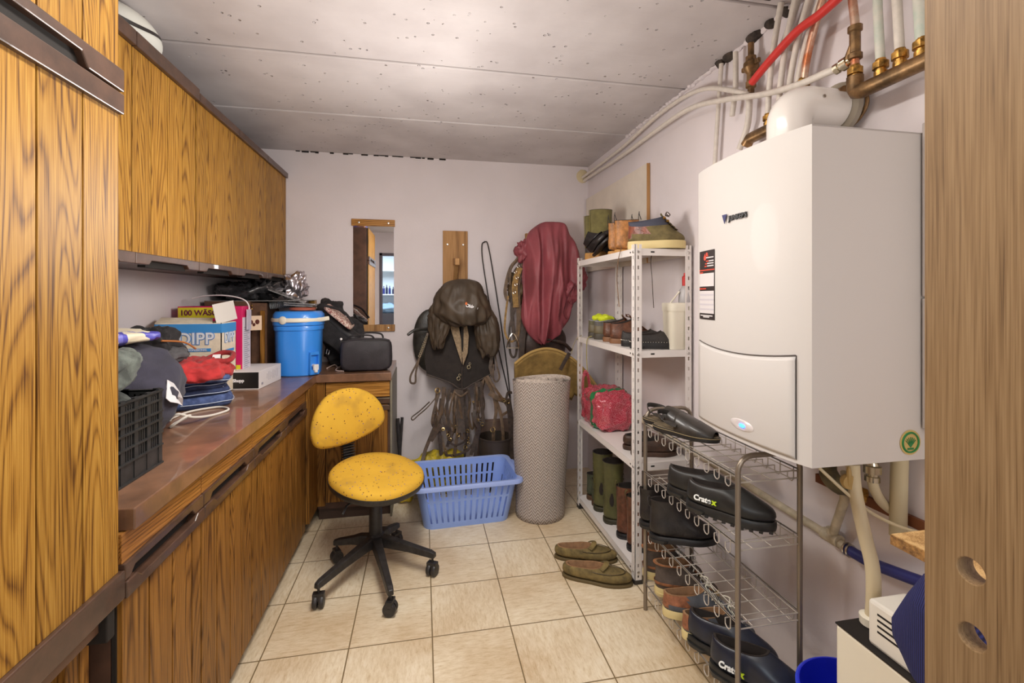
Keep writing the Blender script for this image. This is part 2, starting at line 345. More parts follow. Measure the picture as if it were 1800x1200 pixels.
# worktop, L-shaped
poly=[(XL+.003,1.187),(-.641,1.187),(-.641,2.995),(-.195,2.995),(-.195,YB-.003),(XL+.003,YB-.003)]
mb=MB().prism(poly,(0,0,.87),(1,0,0),(0,1,0),(0,0,.05)); w=build(mb,'worktop',TOPM,bevel=.003); tag(w,'brown laminate L-shaped worktop over the base cabinets','worktop')
# return cabinet by the back wall
t=thing('base_cabinet','short oak base cabinet against the back wall behind the office chair','cabinet',(-.42,3.3,0))
x0,x1=-.640,-.203; yf=3.02
build(MB().box(x0,x1,yf+.02,YB-.004,.075,.868),'body',CARC,t)
build(MB().box(x0,x1-.004,yf+.045,YB-.01,0,.075),'plinth',plain('plinth_brown',(70,52,42),.6),t)
build(MB().box(x1,x1+.012,yf,YB-.004,0,.868),'side_panel',SIDE,t)
dr=sub_of(build(MB().box(x0+.05,x1-.003,yf,yf+.02,.765,.862),'drawer_front',OAK_X,t,bevel=.0015),t)
build(MB().box(x0+.05,x1-.003,yf-.008,yf+.016,.722,.758),'handle_rail',RAIL,dr,bevel=.003)
build(MB().box(x0+.20,x1-.003,yf-.012,yf-.006,.753,.761),'handle_strip',STEEL,dr)
build(MB().box(x0,x0+.045,yf,yf+.02,.1,.868),'corner_post',OAK_SHADED,t)
mb=MB()
for k in range(4): mb.box(x0+.05+k*.0935,x0+.05+(k+1)*.0935-.003,yf,yf+.018,.12,.715)
dd=sub_of(build(mb,'door',OAK_SHADED,t,bevel=.001),t)
build(MB().box(x0+.05,x1-.003,yf-.006,yf+.016,.68,.712),'handle_rail',RAIL,dd,bevel=.003)
# --- wall cabinets
yu=[1.335,1.78,2.232,2.672,3.135,3.574]
labs=['wall cabinet door unit just right of the tall cabinet, partly hidden by it','wall cabinet with oak planks, second from the tall cabinet','wall cabinet with oak planks, third from the tall cabinet','wall cabinet with oak planks, fourth from the tall cabinet','narrow looking wall cabinet touching the back wall']
for i in range(5):
    y0,y1=yu[i]+.001,yu[i+1]-.001
    t=thing('wall_cabinet',labs[i],'cabinet',(-1.1,(y0+y1)/2,1.51),'oak wall cabinets')
    build(MB().box(XL+.003,-.99,y0,y1,1.52,2.25),'body',CARC,t)
    zt=2.252
    mb=MB(); planks(mb,-.97,.018,y0,y1,1.552,zt,.111,gap=.004); mb.cm=1; mb.box(-.99,-.980,y0,y1,1.552,zt); d=sub_of(build(mb,'door',[OAK,DARK],t,bevel=.001),t)
    yc=(y0+y1)/2; mb=MB(); rail_x(mb,-.958,.03,y0,y1,1.512,1.552,(yc-.13,yc+.12),.016,up=False); build(mb,'handle_rail',RAIL,d,bevel=.003)
    build(MB().box(-1.0,-.975,yc-.14,yc+.14,1.505,1.53),'grip_recess',DARK,t)
    build(MB().box(XL+.003,-.955,y0,y1,2.253,2.290 if i>1 else 2.305),'cornice',RAIL,t,bevel=.003)
# paper lantern on the wall cabinets
t=thing('paper_lantern','white ribbed paper lantern with a black brushed band on the wall cabinets','lamp',(-1.08,1.92,2.31))
n=48; rings=[]; c=V((-1.085,1.935,2.378)); RX,RY,RZ_=.10,.17,.075
for j in range(49):
    ph=-math.pi/2*.93+math.pi*.93*j/48; r=math.cos(ph)*(1+.014*(j%2)); rings.append([c+V((RX*r*math.cos(2*math.pi*i/n),RY*r*math.sin(2*math.pi*i/n),RZ_*math.sin(ph))) for i in range(n)])
build(MB().loft(rings),'paper_shade',plain('white_paper',(226,228,220),.8),t,smooth=True,ang=180)
vs=[];fs=[]
for k in range(25):
    a=-1.35+k*.075
    for w in(-.08,.08):
        ph=.25*math.sin(a*2.2)+w; vs.append(c+V((RX*1.03*math.cos(ph)*math.cos(a),RY*1.03*math.cos(ph)*math.sin(a),RZ_*1.03*math.sin(ph))))
for k in range(24): fs.append((2*k,2*k+1,2*k+3,2*k+2))
build(MB().add(vs,fs),'brush_band',BLACKP,t,smooth=True)
build(MB().torus(c+V((0,0,-RZ_+.004)),.03,.004,n=16),'wire_ring',STEEL,t,smooth=True)

# ================= OFFICE CHAIR =================
YEL=N('speckled_yellow'); 
def m_yel():
    n=N('speckled_yellow_fabric'); mp=n.mapping((1,1,1)); v=n.n('TexVoronoi'); v.inputs['Scale'].default_value=62; v.inputs['Randomness'].default_value=1; n.l(mp,0,v,0)
    pur=n.ramp([(0,col(112,72,34)),(.5,col(130,104,130)),(1,col(160,110,40))]); pur.color_ramp.interpolation='CONSTANT'; sp=n.n('SeparateColor'); n.l(v,'Color',sp,0); n.l(sp,0,pur,'Fac')
    ms=n.n('Math',operation='LESS_THAN'); ms.inputs[1].default_value=.20; n.l(v,'Distance',ms,0)
    gt=n.n('Math',operation='GREATER_THAN'); gt.inputs[1].default_value=.35; n.l(sp,1,gt,0); mm=n.n('Math',operation='MULTIPLY'); n.l(ms,0,mm,0); n.l(gt,0,mm,1)
    s=n.n('TexNoise'); s.inputs['Scale'].default_value=9; s.inputs['Detail'].default_value=5; n.l(mp,0,s,0)
    base=n.ramp([(.30,col(196,152,52)),(.44,col(216,168,50)),(.8,col(222,176,56))]); n.l(s,'Fac',base,'Fac')
    mx=n.n('Mix',data_type='RGBA'); n.l(mm,0,mx,0); n.l(base,'Color',mx,6); n.l(pur,'Color',mx,7)
    n.l(mx,2,n.b,'Base Color'); n.b.inputs['Roughness'].default_value=.85
    f=n.n('TexNoise'); f.inputs['Scale'].default_value=600; n.l(mp,0,f,0); n.bump(f,'Fac',.3,.002); return n.m
YELM=m_yel(); bpy.data.materials.remove(YEL.m)
cb=V((-.245,2.53,0)); t=thing('office_chair','yellow speckled swivel chair on a black five-arm castor base','chair',cb)
zh=.115
for k,(u,v) in enumerate(((560,1050),(686,1062),(760,995),(697,942),(592,972))):
    e=P(u,v,z=.045); e.z=zh-.008; d=(e-cb); d.z=0; L=d.length; d.normalize(); sd=V((-d.y,d.x,0))
    def sec(r,w,h,z): c=cb+d*r+V((0,0,z)); return [c+sd*w+V((0,0,-h)),c+sd*w*.8+V((0,0,h)),c-sd*w*.8+V((0,0,h)),c-sd*w+V((0,0,-h))]
    mb=MB().loft([sec(.02,.03,.026,zh),sec(.08,.026,.024,zh+.004),sec(L*.6,.02,.018,zh),sec(L-.01,.017,.015,zh-.008),sec(L+.016,.013,.012,zh-.012)])
    a=sub_of(build(mb,'base_arm',BLACKP,t,bevel=.004),t)
    mb=MB(); h=V((0,0,0)); tw=V((math.cos(k*1.3),math.sin(k*1.3),0)); ctr=V((e.x,e.y,.030))
    for s in(-1,1): mb.lathe([(.012,-.011),(.027,-.010),(.030,-.005),(.030,.005),(.027,.010),(.012,.011)],ctr+tw*s*.014,20,tw)
    mb.obox(ctr+V((0,0,.022)),tw*.05,V((-tw.y,tw.x,0))*.03,(0,0,.03)); mb.tube([ctr+V((0,0,.02)),ctr+V((0,0,.085))],.006)
    build(mb,'castor',BLACKP,a,smooth=True)
mb=MB().lathe([(.04,.09),(.045,.10),(.045,.14),(.034,.15),(.033,.30),(.031,.305),(.0275,.306),(.026,.39),(.026,.42)],cb,28); build(mb,'gas_column',BLACKP,t,smooth=True)
sc=V((-.235,2.50,.447)); f=V((.62,-.78,0)).normalized(); r_=V((.78,.62,0)).normalized(); up=(V((0,0,1))+f*.10).normalized(); fw=(f-V((0,0,.10))).normalized()
def seat_ring(s,z,n=48):
    out=[]
    for i in range(n):
        a=2*math.pi*i/n; x=math.cos(a); y=math.sin(a); rr=1/(abs(x)**2.3+abs(y)**2.3)**(1/2.3)
        out.append(sc+r_*x*rr*.232*s+fw*y*rr*.232*s+up*(z+.012*(y**3)*-1))
    return out
mb=MB().loft([seat_ring(.9,-.005),seat_ring(.995,.0),seat_ring(1.0,.012),seat_ring(.985,.028),seat_ring(.93,.040),seat_ring(.75,.046),seat_ring(.4,.044),seat_ring(.08,.042)]); build(mb,'seat',YELM,t,smooth=True,ang=60)
mb=MB().loft([seat_ring(.45,-.052),seat_ring(.80,-.045),seat_ring(.985,-.018),seat_ring(1.012,.0),seat_ring(1.01,.010),seat_ring(.97,.011)]); s_=sub_of(build(mb,'seat_shell',BLACKP,t,smooth=True,ang=60),t)
mb=MB().obox(sc-up*.055,r_*.14,fw*.2,up*.03).tube([sc-up*.05-r_*.05,sc-up*.06-r_*.2+fw*.05,sc-up*.075-r_*.235+fw*.08],.006); build(mb,'tilt_lever',BLACKP,s_,bevel=.003)
bc=V((-.41,2.70,.735)); bn=V((.50,-.86,.10)).normalized(); br=V((.86,.50,0)).normalized(); bu=bn.cross(br)*-1
bu=V((0,0,1))-bn*bn.z; bu.normalize()
bo=[(-.2,-.105),(-.208,-.04),(-.182,.045),(-.125,.115),(-.045,.148),(.045,.147),(.125,.11),(.182,.05),(.207,-.02),(.197,-.07),(.15,-.105),(.07,-.135),(-.02,-.153),(-.11,-.156),(-.172,-.143)]
bo=[(p.x,p.y) for p in cr([V((a,b,0)) for a,b in bo],4,True)]
def brng(s,o): 
    return [bc+br*a*s+bu*b*s+bn*(o+.35*(a*s)**2*1.0) for a,b in bo]
mb=MB().loft([brng(.9,-.022),brng(1,-.012),brng(1.0,.004),brng(.97,.018),brng(.88,.028),brng(.5,.034),brng(.1,.034)]); build(mb,'backrest',YELM,t,smooth=True,ang=60)
j=sc-fw*.235-up*.04; k0=bc-bu*.14-bn*.02
mb=MB().strap(cr([sc-fw*.08-up*.06,j-up*.01,j-fw*.04+up*.04,k0-up*.06,k0+bu*.12-bn*.01]),.055,.012,ref=tuple(fw)); build(mb,'back_bracket',BLACKP,t,smooth=True)
mb=MB()
for q in range(9):
    p=k0.lerp(j-fw*.04+up*.02,q/9.); mb.obox(p,br*.066,bn*.036,V((0,0,.007)))
build(mb,'bellows',BLACKP,t,bevel=.002)
# ================= BOILER =================
bx,by0,by1,bz0,bz1=.965,.995,1.482,.966,1.836
t=thing('wall_boiler','white wall-hung boiler with a curved front, round indicator light and black sticker','boiler',(1.15,1.24,.966))
def prof(n=18,ins=0.):   # plan outline, front bulges towards the room
    pts=[]
    for k in range(n+1):
        s=k/n; y=by0+ins+(by1-by0-2*ins)*s; pts.append((bx-.030*(1-(2*s-1)**2)**.8 if 0<s<1 else bx,y))
    return pts
pl=prof(); full=pl+[(XR-.012,by1),(XR-.012,by0)]
build(MB().prism(full,(0,0,bz0),(1,0,0),(0,1,0),(0,0,bz1-bz0)),'casing',BOILW,t,smooth=True,ang=30)
# control flap: separate panel on the lower front with a curved upper edge
fy0,fy1=1.033,1.462; 
def fx(y): s=(y-by0)/(by1-by0); return bx-.030*(1-(2*s-1)**2)**.8
rows=[];n=20
for k in range(n+1):
    y=fy0+(fy1-fy0)*k/n; top=1.245-.018*(1-((2*k/n)-1)**2)
    rows.append([(fx(y)-.002,y,bz0+.012),(fx(y)-.004,y,bz0+.02),(fx(y)-.004,y,top-.012),(fx(y)-.001,y,top-.002)])
mb=MB(); N_=len(rows)
mb.add([p for r in rows for p in r],[(a*4+b,a*4+b+1,a*4+b+5,a*4+b+4) for a in range(N_-1) for b in range(3)]); fl=sub_of(build(mb,'control_flap',BOILW,t,smooth=True,solid=.003),t)
mb=MB(); g=[V((fx(fy0+(fy1-fy0)*k/n)-.0015,fy0+(fy1-fy0)*k/n,1.247-.018*(1-((2*k/n)-1)**2))) for k in range(n+1)]
mb.tube(g,.0016,6).tube([(fx(fy0)-.0005,fy0-.001,bz0+.01),(fx(fy0)-.0005,fy0-.001,1.247)],.0012,6); build(mb,'flap_gap',plain('gap_grey',(80,72,68),.8),t)
lc=P(1305,746,x=.935)
q=MB(); rr=[]
for s,o in((1,.0),(.8,.004),(.45,.005),(.05,.003)): rr.append([V((fx(lc.y)-.004-o,lc.y+.052*s*math.cos(2*math.pi*i/28),lc.z+.018*s*math.sin(2*math.pi*i/28))) for i in range(28)])
build(q.loft(rr[::-1],True,False),'light_bezel',plain('bezel_grey',(214,206,204),.25,coat=.4),fl,smooth=True)
em=N('blue_indicator'); em.b.inputs['Emission Color'].default_value=(.03,.12,1,1); em.b.inputs['Emission Strength'].default_value=3; em.b.inputs['Base Color'].default_value=(.02,.08,.9,1)
build(MB().ball((fx(lc.y)-.010,lc.y-.010,lc.z),.003,.013,.006,n=16,m=10),'indicator_light',em.m,fl,smooth=True)
BLUE=plain('navy_print',(20,24,90),.4); BLK=plain('black_print',(26,24,24),.4)
NX=(0,-1,0)
text('JUNKERS',.0215,(bx-.0325,1.232,1.641),NX,(0,0,1),BLK,t,'logo_lettering',.0015,.0008,sx=.95)
a0=P(1279,368,x=.934); a1=P(1286,367,x=.934); a2=P(1284,377,x=.934)
build(MB().prism([(0,0),(.022,0),(.011,-.028)],(bx-.033,1.302,1.657),NX,(0,0,1),(-.002,0,0)),'logo_triangle',BLUE,t)
# the service sticker
sy0,sy1=1.352,1.462; sz0,sz1=1.322,1.556; sxx=lambda y:fx(y)-.0012
STB=plain('sticker_black',(44,34,32),.45); STW=plain('sticker_white',(212,206,206),.5); STR=plain('sticker_red',(226,74,50),.5)
def patch(name,y0,y1,z0,z1,m,o,par):
    mb=MB(); ys_=[y0+(y1-y0)*k/6 for k in range(7)]; vs=[];fs=[]
    for k,y in enumerate(ys_): vs+=[(sxx(y)-o,y,z0),(sxx(y)-o,y,z1)]
    for k in range(6): fs.append((2*k,2*k+1,2*k+3,2*k+2))
    return build(mb.add(vs,fs),name,m,par,smooth=True)
stk=sub_of(patch('sticker',sy0,sy1,sz0,sz1,STB,0,t),t)
def sw(a,b,c_,d_,m,nm='sticker_field',o=.0007): # fractions from the left edge / top
    patch(nm,sy1-(sy1-sy0)*b,sy1-(sy1-sy0)*a,sz1-(sz1-sz0)*d_,sz1-(sz1-sz0)*c_,m,o,stk)
sw(.02,.97,.33,.52,STW);sw(.02,.97,.585,.91,STW);sw(0,1,.275,.29,STR,'red_line')
sw(.03,.28,.31,.325,STR,'red_line')
for k in range(4): sw(.03,.96,.63+k*.07,.655+k*.07,plain('sticker_grey',(196,190,196),.5),'grey_row',.001)
def stx(s,sz,fr_l,fr_t,m,b=.0002): 
    y=sy1-(sy1-sy0)*fr_l; text(s,sz,(sxx(y)-.0016,y,sz1-(sz1-sz0)*fr_t),NX,(0,0,1),m,stk,'sticker_lettering',.0002,b,'LEFT')
stx('Rademan',.019,.50,.065,STR,.0006)
for x0_,x1_,yt,m_ in ((.5,.96,.098,STW),(.5,.66,.148,STR),(.67,.96,.148,STW),(.44,.56,.185,STR),(.57,.96,.182,STW),(.40,.54,.222,STR),(.57,.96,.218,STW),(.03,.25,.545,STR),(.27,.5,.545,STR),(.1,.9,.935,STW),(.3,.7,.955,STW)):
    sw(x0_,x1_,yt,yt+.016,m_,'print_line',.0012)
fy=sy1-(sy1-sy0)*.42; build(MB().prism([(0,-.013),(.006,-.009),(.007,-.002),(.004,.003),(.002,.012),(-.003,.005),(-.006,-.002),(-.005,-.009)],(sxx(fy)-.001,fy,1.535),NX,(0,0,1),(-.0004,0,0)),'flame_mark',STR,stk)
# green seal on the near side
gc=P(1599,777,y=by0); gc.y=by0-.001; GOLD=plain('seal_gold',(196,170,104),.4); GRN=plain('seal_green',(30,120,60),.5)
sl=sub_of(build(MB().lathe([(.033,0),(.033,.001)],gc,32,(0,-1,0)),'seal_sticker',GOLD,t),t)
build(MB().torus(gc+V((0,-.0016,0)),.0255,.0028,(0,1,0),32,5),'seal_ring',GRN,sl)
mb=MB()
for k in range(7):
    a=math.radians(-60+20*k); mb.tube([gc+V((0,-.0016,-.012)),gc+V((.018*math.sin(a),-.0016,-.002+.016*math.cos(a)))],.0012,5)
mb.box(gc.x-.010,gc.x+.010,gc.y-.002,gc.y-.0012,gc.z-.019,gc.z-.014); build(mb,'seal_tree',GRN,sl)
build(MB().box(.965,XR-.012,by0-.0004,by0,bz1-.004,bz1),'top_seam',plain('seam_grey',(170,164,160),.5),t)
# flue
t=thing('flue_pipe','white flue elbow rising from the boiler top and turning into the wall','pipe',(1.12,1.25,1.836))
fc=V((1.115,1.235,0)); R_=.062; pts=[V((fc.x,fc.y,1.837)),V((fc.x,fc.y,1.90)),V((fc.x,fc.y,1.935))]
pts+= [V((fc.x+.055*(1-math.cos(a)),fc.y,1.935+.055*math.sin(a))) for a in [math.radians(q) for q in (15,30,45,60,75,90)]]+[V((XR-.05,fc.y,1.99))]
mb=MB().tube(pts,R_,36); build(mb,'elbow',plain('flue_white',(232,226,220),.22,coat=.5),t,smooth=True)
build(MB().lathe([(R_+.003,0),(R_+.003,.018)],(fc.x,fc.y,1.8362),36),'collar',BOILW,t,smooth=True)
build(MB().lathe([(.05,0),(.082,.004),(.082,.02),(.05,.024)],(XR-.05,fc.y,1.99),40,(1,0,0)),'wall_rosette',plain('rosette_grey',(150,140,124),.4,coat=.3),t,smooth=True)
build(MB().lathe([(.005,0),(.005,.004)],(XR-.15,fc.y-.061,2.0),12,(0,-1,0)),'screw',STEEL,t)

# ================= PIPES =================
def pipe(name,label,cat,pts,r,mat,k=8,group=None,n=12):
    o=build(MB().tube(cr(pts,k) if k else pts,r,n),name,mat,smooth=True); return tag(o,label,cat,group)
def fit(p,ax=(0,0,1),s=1.,mat=BRASS,name='compression_fitting',parent=None):
    pr=[(.011,-.022),(.014,-.021),(.014,-.010),(.011,-.009),(.011,-.004),(.0165,-.003),(.0165,.012),(.012,.014),(.0105,.020)]
    return build(MB().lathe([(a*s,b*s) for a,b in pr],p,12,ax),name,mat,parent,smooth=True,ang=30)
W=1.285
# manifold above the boiler, nearest the camera
def manifold(lab,a,b,r,elbow):
    t=thing('pipe_manifold',lab,'pipe',a); return t
a=P(1513,160,x=1.25); b=P(1700,62,x=1.25); 
t=thing('pipe_manifold','thick tarnished brass manifold above the boiler, its end bent up','pipe',a)
b=V((1.25,.80,a.z+.0)); build(MB().tube([b,a+V((0,.0,0)),a+V((0,.012,.004)),a+V((0,.018,.016)),a+V((0,.018,.05))],.0215,20),'header',BRONZE,t,smooth=True)
zt=ZC+.0
for i,(u,v0,mt,r) in enumerate(((1548,128,PIPEG,.0115),(1582,110,PIPEW,.0115),(1620,92,PIPEG,.013))):
    p=P(u,v0,x=1.25); p.z=a.z+.03; f_=sub_of(fit(p+V((0,0,.01)),s=1.15,parent=t),t)
    build(MB().tube([p+V((0,0,.02)),p+V((.004,.012,.18)),p+V((.01,.018,zt-p.z))],r,12),'riser',mt,t,smooth=True)
p=a+V((0,.018,.05)); fit(p+V((0,0,.01)),s=1.2,parent=t)
tee=p+V((0,0,.10)); build(MB().tube([p,tee+V((0,0,.06)),V((1.25,p.y+.03,ZC))],.0115,12),'copper_riser',COPPER,t,smooth=True)
build(MB().lathe([(.014,-.05),(.019,-.048),(.019,-.034),(.0145,-.03),(.0145,.03),(.019,.034),(.019,.048),(.014,.05)],tee,12).tube([tee,P(1490,109,x=1.245)],.013,12),'tee_fitting',BRONZE,t,smooth=True,ang=30)
# long pair of cables running from the tee to the hole in the corner
hole=V((XR-.06,YB-.02,2.36))
pp=[P(1488,110,x=1.245),P(1474,119,x=1.24),P(1450,129,x=1.235),P(1400,150,x=1.24),P(1340,166,x=1.26),P(1270,176,x=1.26),P(1210,192,x=1.26),P(1150,232,x=1.27),P(1090,276,x=1.28),P(1027,317,y=YB-.03)]
pipe('water_pipe','long white plastic pipe sagging from the brass tee to the back corner','pipe',pp,.0115,PIPEW)
fit(P(1482,114,x=1.243),(P(1490,109,x=1.245)-P(1474,119,x=1.24)).normalized(),1.15,plain('nickel',(206,198,176),.25,1.),'pipe_nut',bpy.data.objects['water_pipe'])
pp=[P(1316,166,x=1.28),P(1280,158,x=1.275),P(1240,156,x=1.275),P(1200,172,x=1.275),P(1150,208,x=1.28),P(1090,262,x=1.285),P(1024,312,y=YB-.03)]
pipe('water_pipe','white plastic pipe arching just above the long sagging one to the back corner','pipe',pp,.0105,PIPEW)
mb=MB().ball(P(1024,310,y=YB),.05,.015,.055,n=14,m=8,amp=.01,fr=30); tag(build(mb,'foam_filler',plain('yellowed_foam',(214,198,160),.8,bump=.6,bscale=60),smooth=True),'yellowed filler patch around the pipe hole in the back corner','filler')
pipe('wall_pipe','thin white vertical pipe from the ceiling, farthest one left of the boiler','pipe',[P(1268,112,x=1.3),P(1262,200,x=1.3),P(1256,300,x=1.3)],.0095,PIPEW)
pipe('pipe_stub','short cut off white pipe hanging from a hole in the ceiling','pipe',[P(1293,92,x=1.29),P(1293,150,x=1.29),P(1287,204,x=1.29)],.011,PIPEW,4)
pipe('wall_pipe','white pipe curving down behind the boiler below the brass valve','pipe',[P(1317,160,x=1.29),P(1317,190,x=1.29),P(1313,225,x=1.29),P(1300,262,x=1.295)],.0125,PIPEW)
t=thing('brass_valve','tarnished brass valve hanging from the ceiling at the end of the red pipe','valve',P(1318,120,x=1.29))
o=P(1320,120,x=1.29); build(MB().lathe([(.012,.10),(.012,.05),(.02,.046),(.02,.03),(.028,.02),(.03,.0),(.022,-.012),(.016,-.02),(.016,-.05),(.02,-.055),(.02,-.075),(.013,-.08),(.013,-.10)],o,14),'valve_body',BRONZE,t,smooth=True,ang=30)
build(MB().obox(o+V((0,0,.012)),(.015,0,0),(0,.10,0),(0,0,.02)),'valve_handle',BRONZE,t,bevel=.005)
rp=[P(1322,145,x=1.26),P(1352,108,x=1.25),P(1400,56,x=1.235),P(1440,26,x=1.225),P(1478,-8,x=1.215)]
pipe('red_pipe','bright red plastic pipe slanting up from the brass valve to the ceiling','pipe',rp,.0145,plain('red_plastic',(204,50,44),.4,bump=.1,bscale=60),n=14)
# far manifold with risers
a=P(1322,246,x=1.28); t=thing('pipe_manifold','tarnished brass manifold half hidden behind the boiler top','pipe',a)
zz=a.z+.005; build(MB().tube([V((1.27,a.y+.02,zz-.02)),V((1.27,a.y,zz)),V((1.27,a.y-.42,zz))],.0215,18),'header',BRONZE,t,smooth=True)
for i,(u,dy,du) in enumerate(((1350,.0,.04),(1370,.0,.05),(1387,.0,.07),(1402,0,.09))):
    p=P(u,213,x=1.27); p.z=zz+.03; fit(p+V((0,0,.008)),s=1.1,parent=t)
    build(MB().tube(cr([p+V((0,0,.02)),p+V((0,-.004,.10)),p+V((.0,-du*.6,.24)),V((1.27,p.y-du*1.6,ZC))],6),.0105,12),'riser',PIPEW,t,smooth=True)
p=P(1412,150,x=1.27); fit(p,s=1.25,parent=t); build(MB().tube(cr([p-V((0,0,.09)),p,p+V((0,-.03,.13)),V((1.27,p.y-.12,ZC))],6),.012,12),'copper_riser',COPPER,t,smooth=True)
for k,(u0,u1) in enumerate(((1372,1405),(1392,1428))):
    pipe('wall_pipe',['white pipe slanting behind the red pipe, left one of two','white pipe slanting behind the red pipe, right one of two'][k],'pipe',[P(u0,90,x=1.30),P((u0+u1)/2,45,x=1.30),P(u1,-6,x=1.30)],.011,PIPEW,4)
pipe('looped_tube','thin bronze tube looping down around the flue rosette','pipe',[P(1478,150,x=1.31),P(1500,144,x=1.31),P(1519,158,x=1.31),P(1524,180,x=1.31),P(1512,205,x=1.31),P(1492,225,x=1.31)],.006,BRONZE,n=8)
# ---- below the boiler
t=thing('gas_cock','olive grey gas cock with brass nut hanging under the boiler','valve',P(1460,845,x=1.2))
o=P(1457,832,x=1.2); build(MB().tube(cr([o+V((0,0,.06)),o,o+V((.02,-.01,-.03)),o+V((.05,-.04,-.045))],4),[.022]*4+[.026]*6+[.02]*3,14),'valve_body',plain('olive_grey',(84,76,50),.5,var=.2),t,smooth=True)
build(MB().lathe([(.022,0),(.022,.03),(.015,.034)],o+V((.05,-.035,-.045)),10,(.7,-.7,-.2)),'brass_nut',BRASS,t,smooth=True,ang=30)
t=thing('drain_hose','thick cream drain hose from the boiler down to the white pump box','hose',P(1505,870,x=1.15))
hp=[P(1499,815,x=1.17),P(1503,862,x=1.17),P(1520,940,x=1.16),P(1534,1000,x=1.15),P(1535,1060,x=1.15),P(1532,1092,x=1.15)]
build(MB().tube(cr(hp,8),.0165,14),'hose',plain('hose_cream',(206,192,160),.5),t,smooth=True)
build(MB().lathe([(.026,0),(.027,.02),(.018,.024)],P(1532,1096,x=1.15),18),'hose_socket',CREAM,t,smooth=True)
build(MB().lathe([(.019,-.009),(.022,0),(.019,.009)],P(1492,846,x=1.155),18,(-.3,-1,0)).ball(P(1492,838,x=1.15),.007,.007,.03,n=8,m=6),'union_ring',plain('ring_tan',(170,140,84),.5),t,smooth=True)
pipe('condensate_pipe','cream vertical pipe under the boiler, nearest the wood panel','pipe',[V((1.285,1.035,.965)),V((1.285,1.037,.90)),V((1.285,1.04,.74))],.020,plain('pipe_olive',(190,178,146),.5),4,n=16)
pipe('wall_hose','cream bent hose under the boiler right of the drain hose','pipe',[P(1532,818,x=1.22),P(1534,848,x=1.23),P(1545,875,x=1.25),P(1562,893,x=1.28),P(1580,900,x=1.30)],.013,plain('hose_cream2',(200,186,154),.5))
fit(P(1533,828,x=1.22),s=1.3,mat=plain('nickel',(206,198,176),.25,1.),name='pipe_nut',parent=bpy.data.objects['wall_hose'])
pipe('capillary_tube','thin cream cable hanging diagonally under the boiler','cable',[P(1440,822,x=1.1),P(1490,868,x=1.15),P(1530,900,x=1.2),P(1580,925,x=1.24),P(1630,940,x=1.26)],.0045,plain('hose_cream',(206,192,160),.5),n=8)
lp=[P(1290,770,x=1.3),P(1330,855,x=1.3),P(1395,895,x=1.3),P(1462,948,x=1.3),P(1488,966,x=1.3)]
t=thing('wall_drain_pipe','dull white drain pipe on the wall with a tee, ending in a blue hose','pipe',lp[3])
z0_=lp[2].z; la=V((1.30,2.0,z0_+.012)); lb=V((1.30,lp[4].y,lp[4].z))
tp=P(1462,944,x=1.30); build(MB().tube([V((1.30,2.95,tp.z+.04)),tp,V((1.30,tp.y-.06,tp.z-.008))],.0135,14),'pipe_run',plain('dull_white_pipe',(186,174,150),.5,var=.08),t,smooth=True)
build(MB().lathe([(.02,-.03),(.02,.03)],tp,14,(0,1,0)).lathe([(.016,0),(.016,.03)],tp,14),'tee_fitting',plain('dull_white_pipe',(186,174,150),.5),t,smooth=True)
build(MB().tube([tp,P(1484,880,x=1.28),P(1486,830,x=1.27)],.013,14),'pipe_branch',plain('dull_white_pipe',(186,174,150),.5),t,smooth=True)
bh=[V((1.30,tp.y-.05,tp.z-.008)),P(1495,968,x=1.30),P(1530,988,x=1.295),P(1575,1006,x=1.29),P(1640,1030,x=1.28)]
build(MB().tube(cr(bh,6),.016,14),'blue_hose',plain('blue_hose',(38,42,110),.45),t,smooth=True)
build(MB().torus(bh[1],.017,.004,(0,1,-.1),16,6).torus(bh[1]+V((0,.012,0)),.017,.004,(0,1,-.1),16,6),'hose_clamp',STEEL,t,smooth=True)
o=build(MB().obox(P(1580,905,x=1.32)+V((0,0,0)),(.012,0,0),(0,.55,0),(0,0,.028)),'wooden_batten',plain('red_brown_wood',(120,70,40),.6)); tag(o,'reddish brown wooden batten fixed to the wall below the boiler','batten')
o=build(MB().box(XR-.03,XR-.002,.90,.99,1.40,1.86).box(XR-.03,XR-.002,.90,.99,1.05,1.395),'grey_wall_strip',plain('strip_grey',(176,168,164),.5),bevel=.003); tag(o,'narrow grey strip on the wall between the boiler and the wood panel','duct')  # two narrow grey boxes on the wall, one above the other
# pump, shelf slab, garment, bucket
t=thing('condensate_pump','white plastic pump housing with vent slots on a cream tank','pump',(1.15,.93,.40))
p=P(1512,1100,x=1.13); y1p=p.y+.015; z1p=p.z+.005
build(MB().box(1.07,1.22,y1p-.22,y1p,z1p-.16,z1p),'tank',CREAM,t,bevel=.006)
build(MB().box(1.069,1.221,y1p-.22,y1p+.001,z1p,z1p+.004),'dark_lid_seam',DARK,t)
hs=sub_of(build(MB().box(1.085,1.20,y1p-.22,y1p-.075,z1p+.004,z1p+.115),'motor_housing',plain('pump_white',(232,228,218),.4),t,bevel=.008),t)
mb=MB()
for k in range(4): mb.box(1.0845,1.088,y1p-.17,y1p-.10,z1p+.045+k*.014,z1p+.050+k*.014)
build(mb,'vent_slots',DARK,hs)
p=P(1567,938,x=1.02); CHIP=plain('chipboard',(178,132,74),.8,c2=(110,78,44),scale=90,bump=.5,bscale=200)
o=build(MB().box(1.02,1.30,p.y-.36,p.y,p.z-.024,p.z),'wooden_shelf_board',[wood('light_board',(150,112,66),(196,158,104),(210,176,124),rough=.6,coat=0,ringscale=6)]); tag(o,'light wooden board with rough chipped end sticking out below the boiler','shelf')
o2=build(MB().box(1.0185,1.3,p.y-.36,p.y+.0015,p.z-.023,p.z-.002),'chipped_edge',CHIP); 
o2.parent=o; 
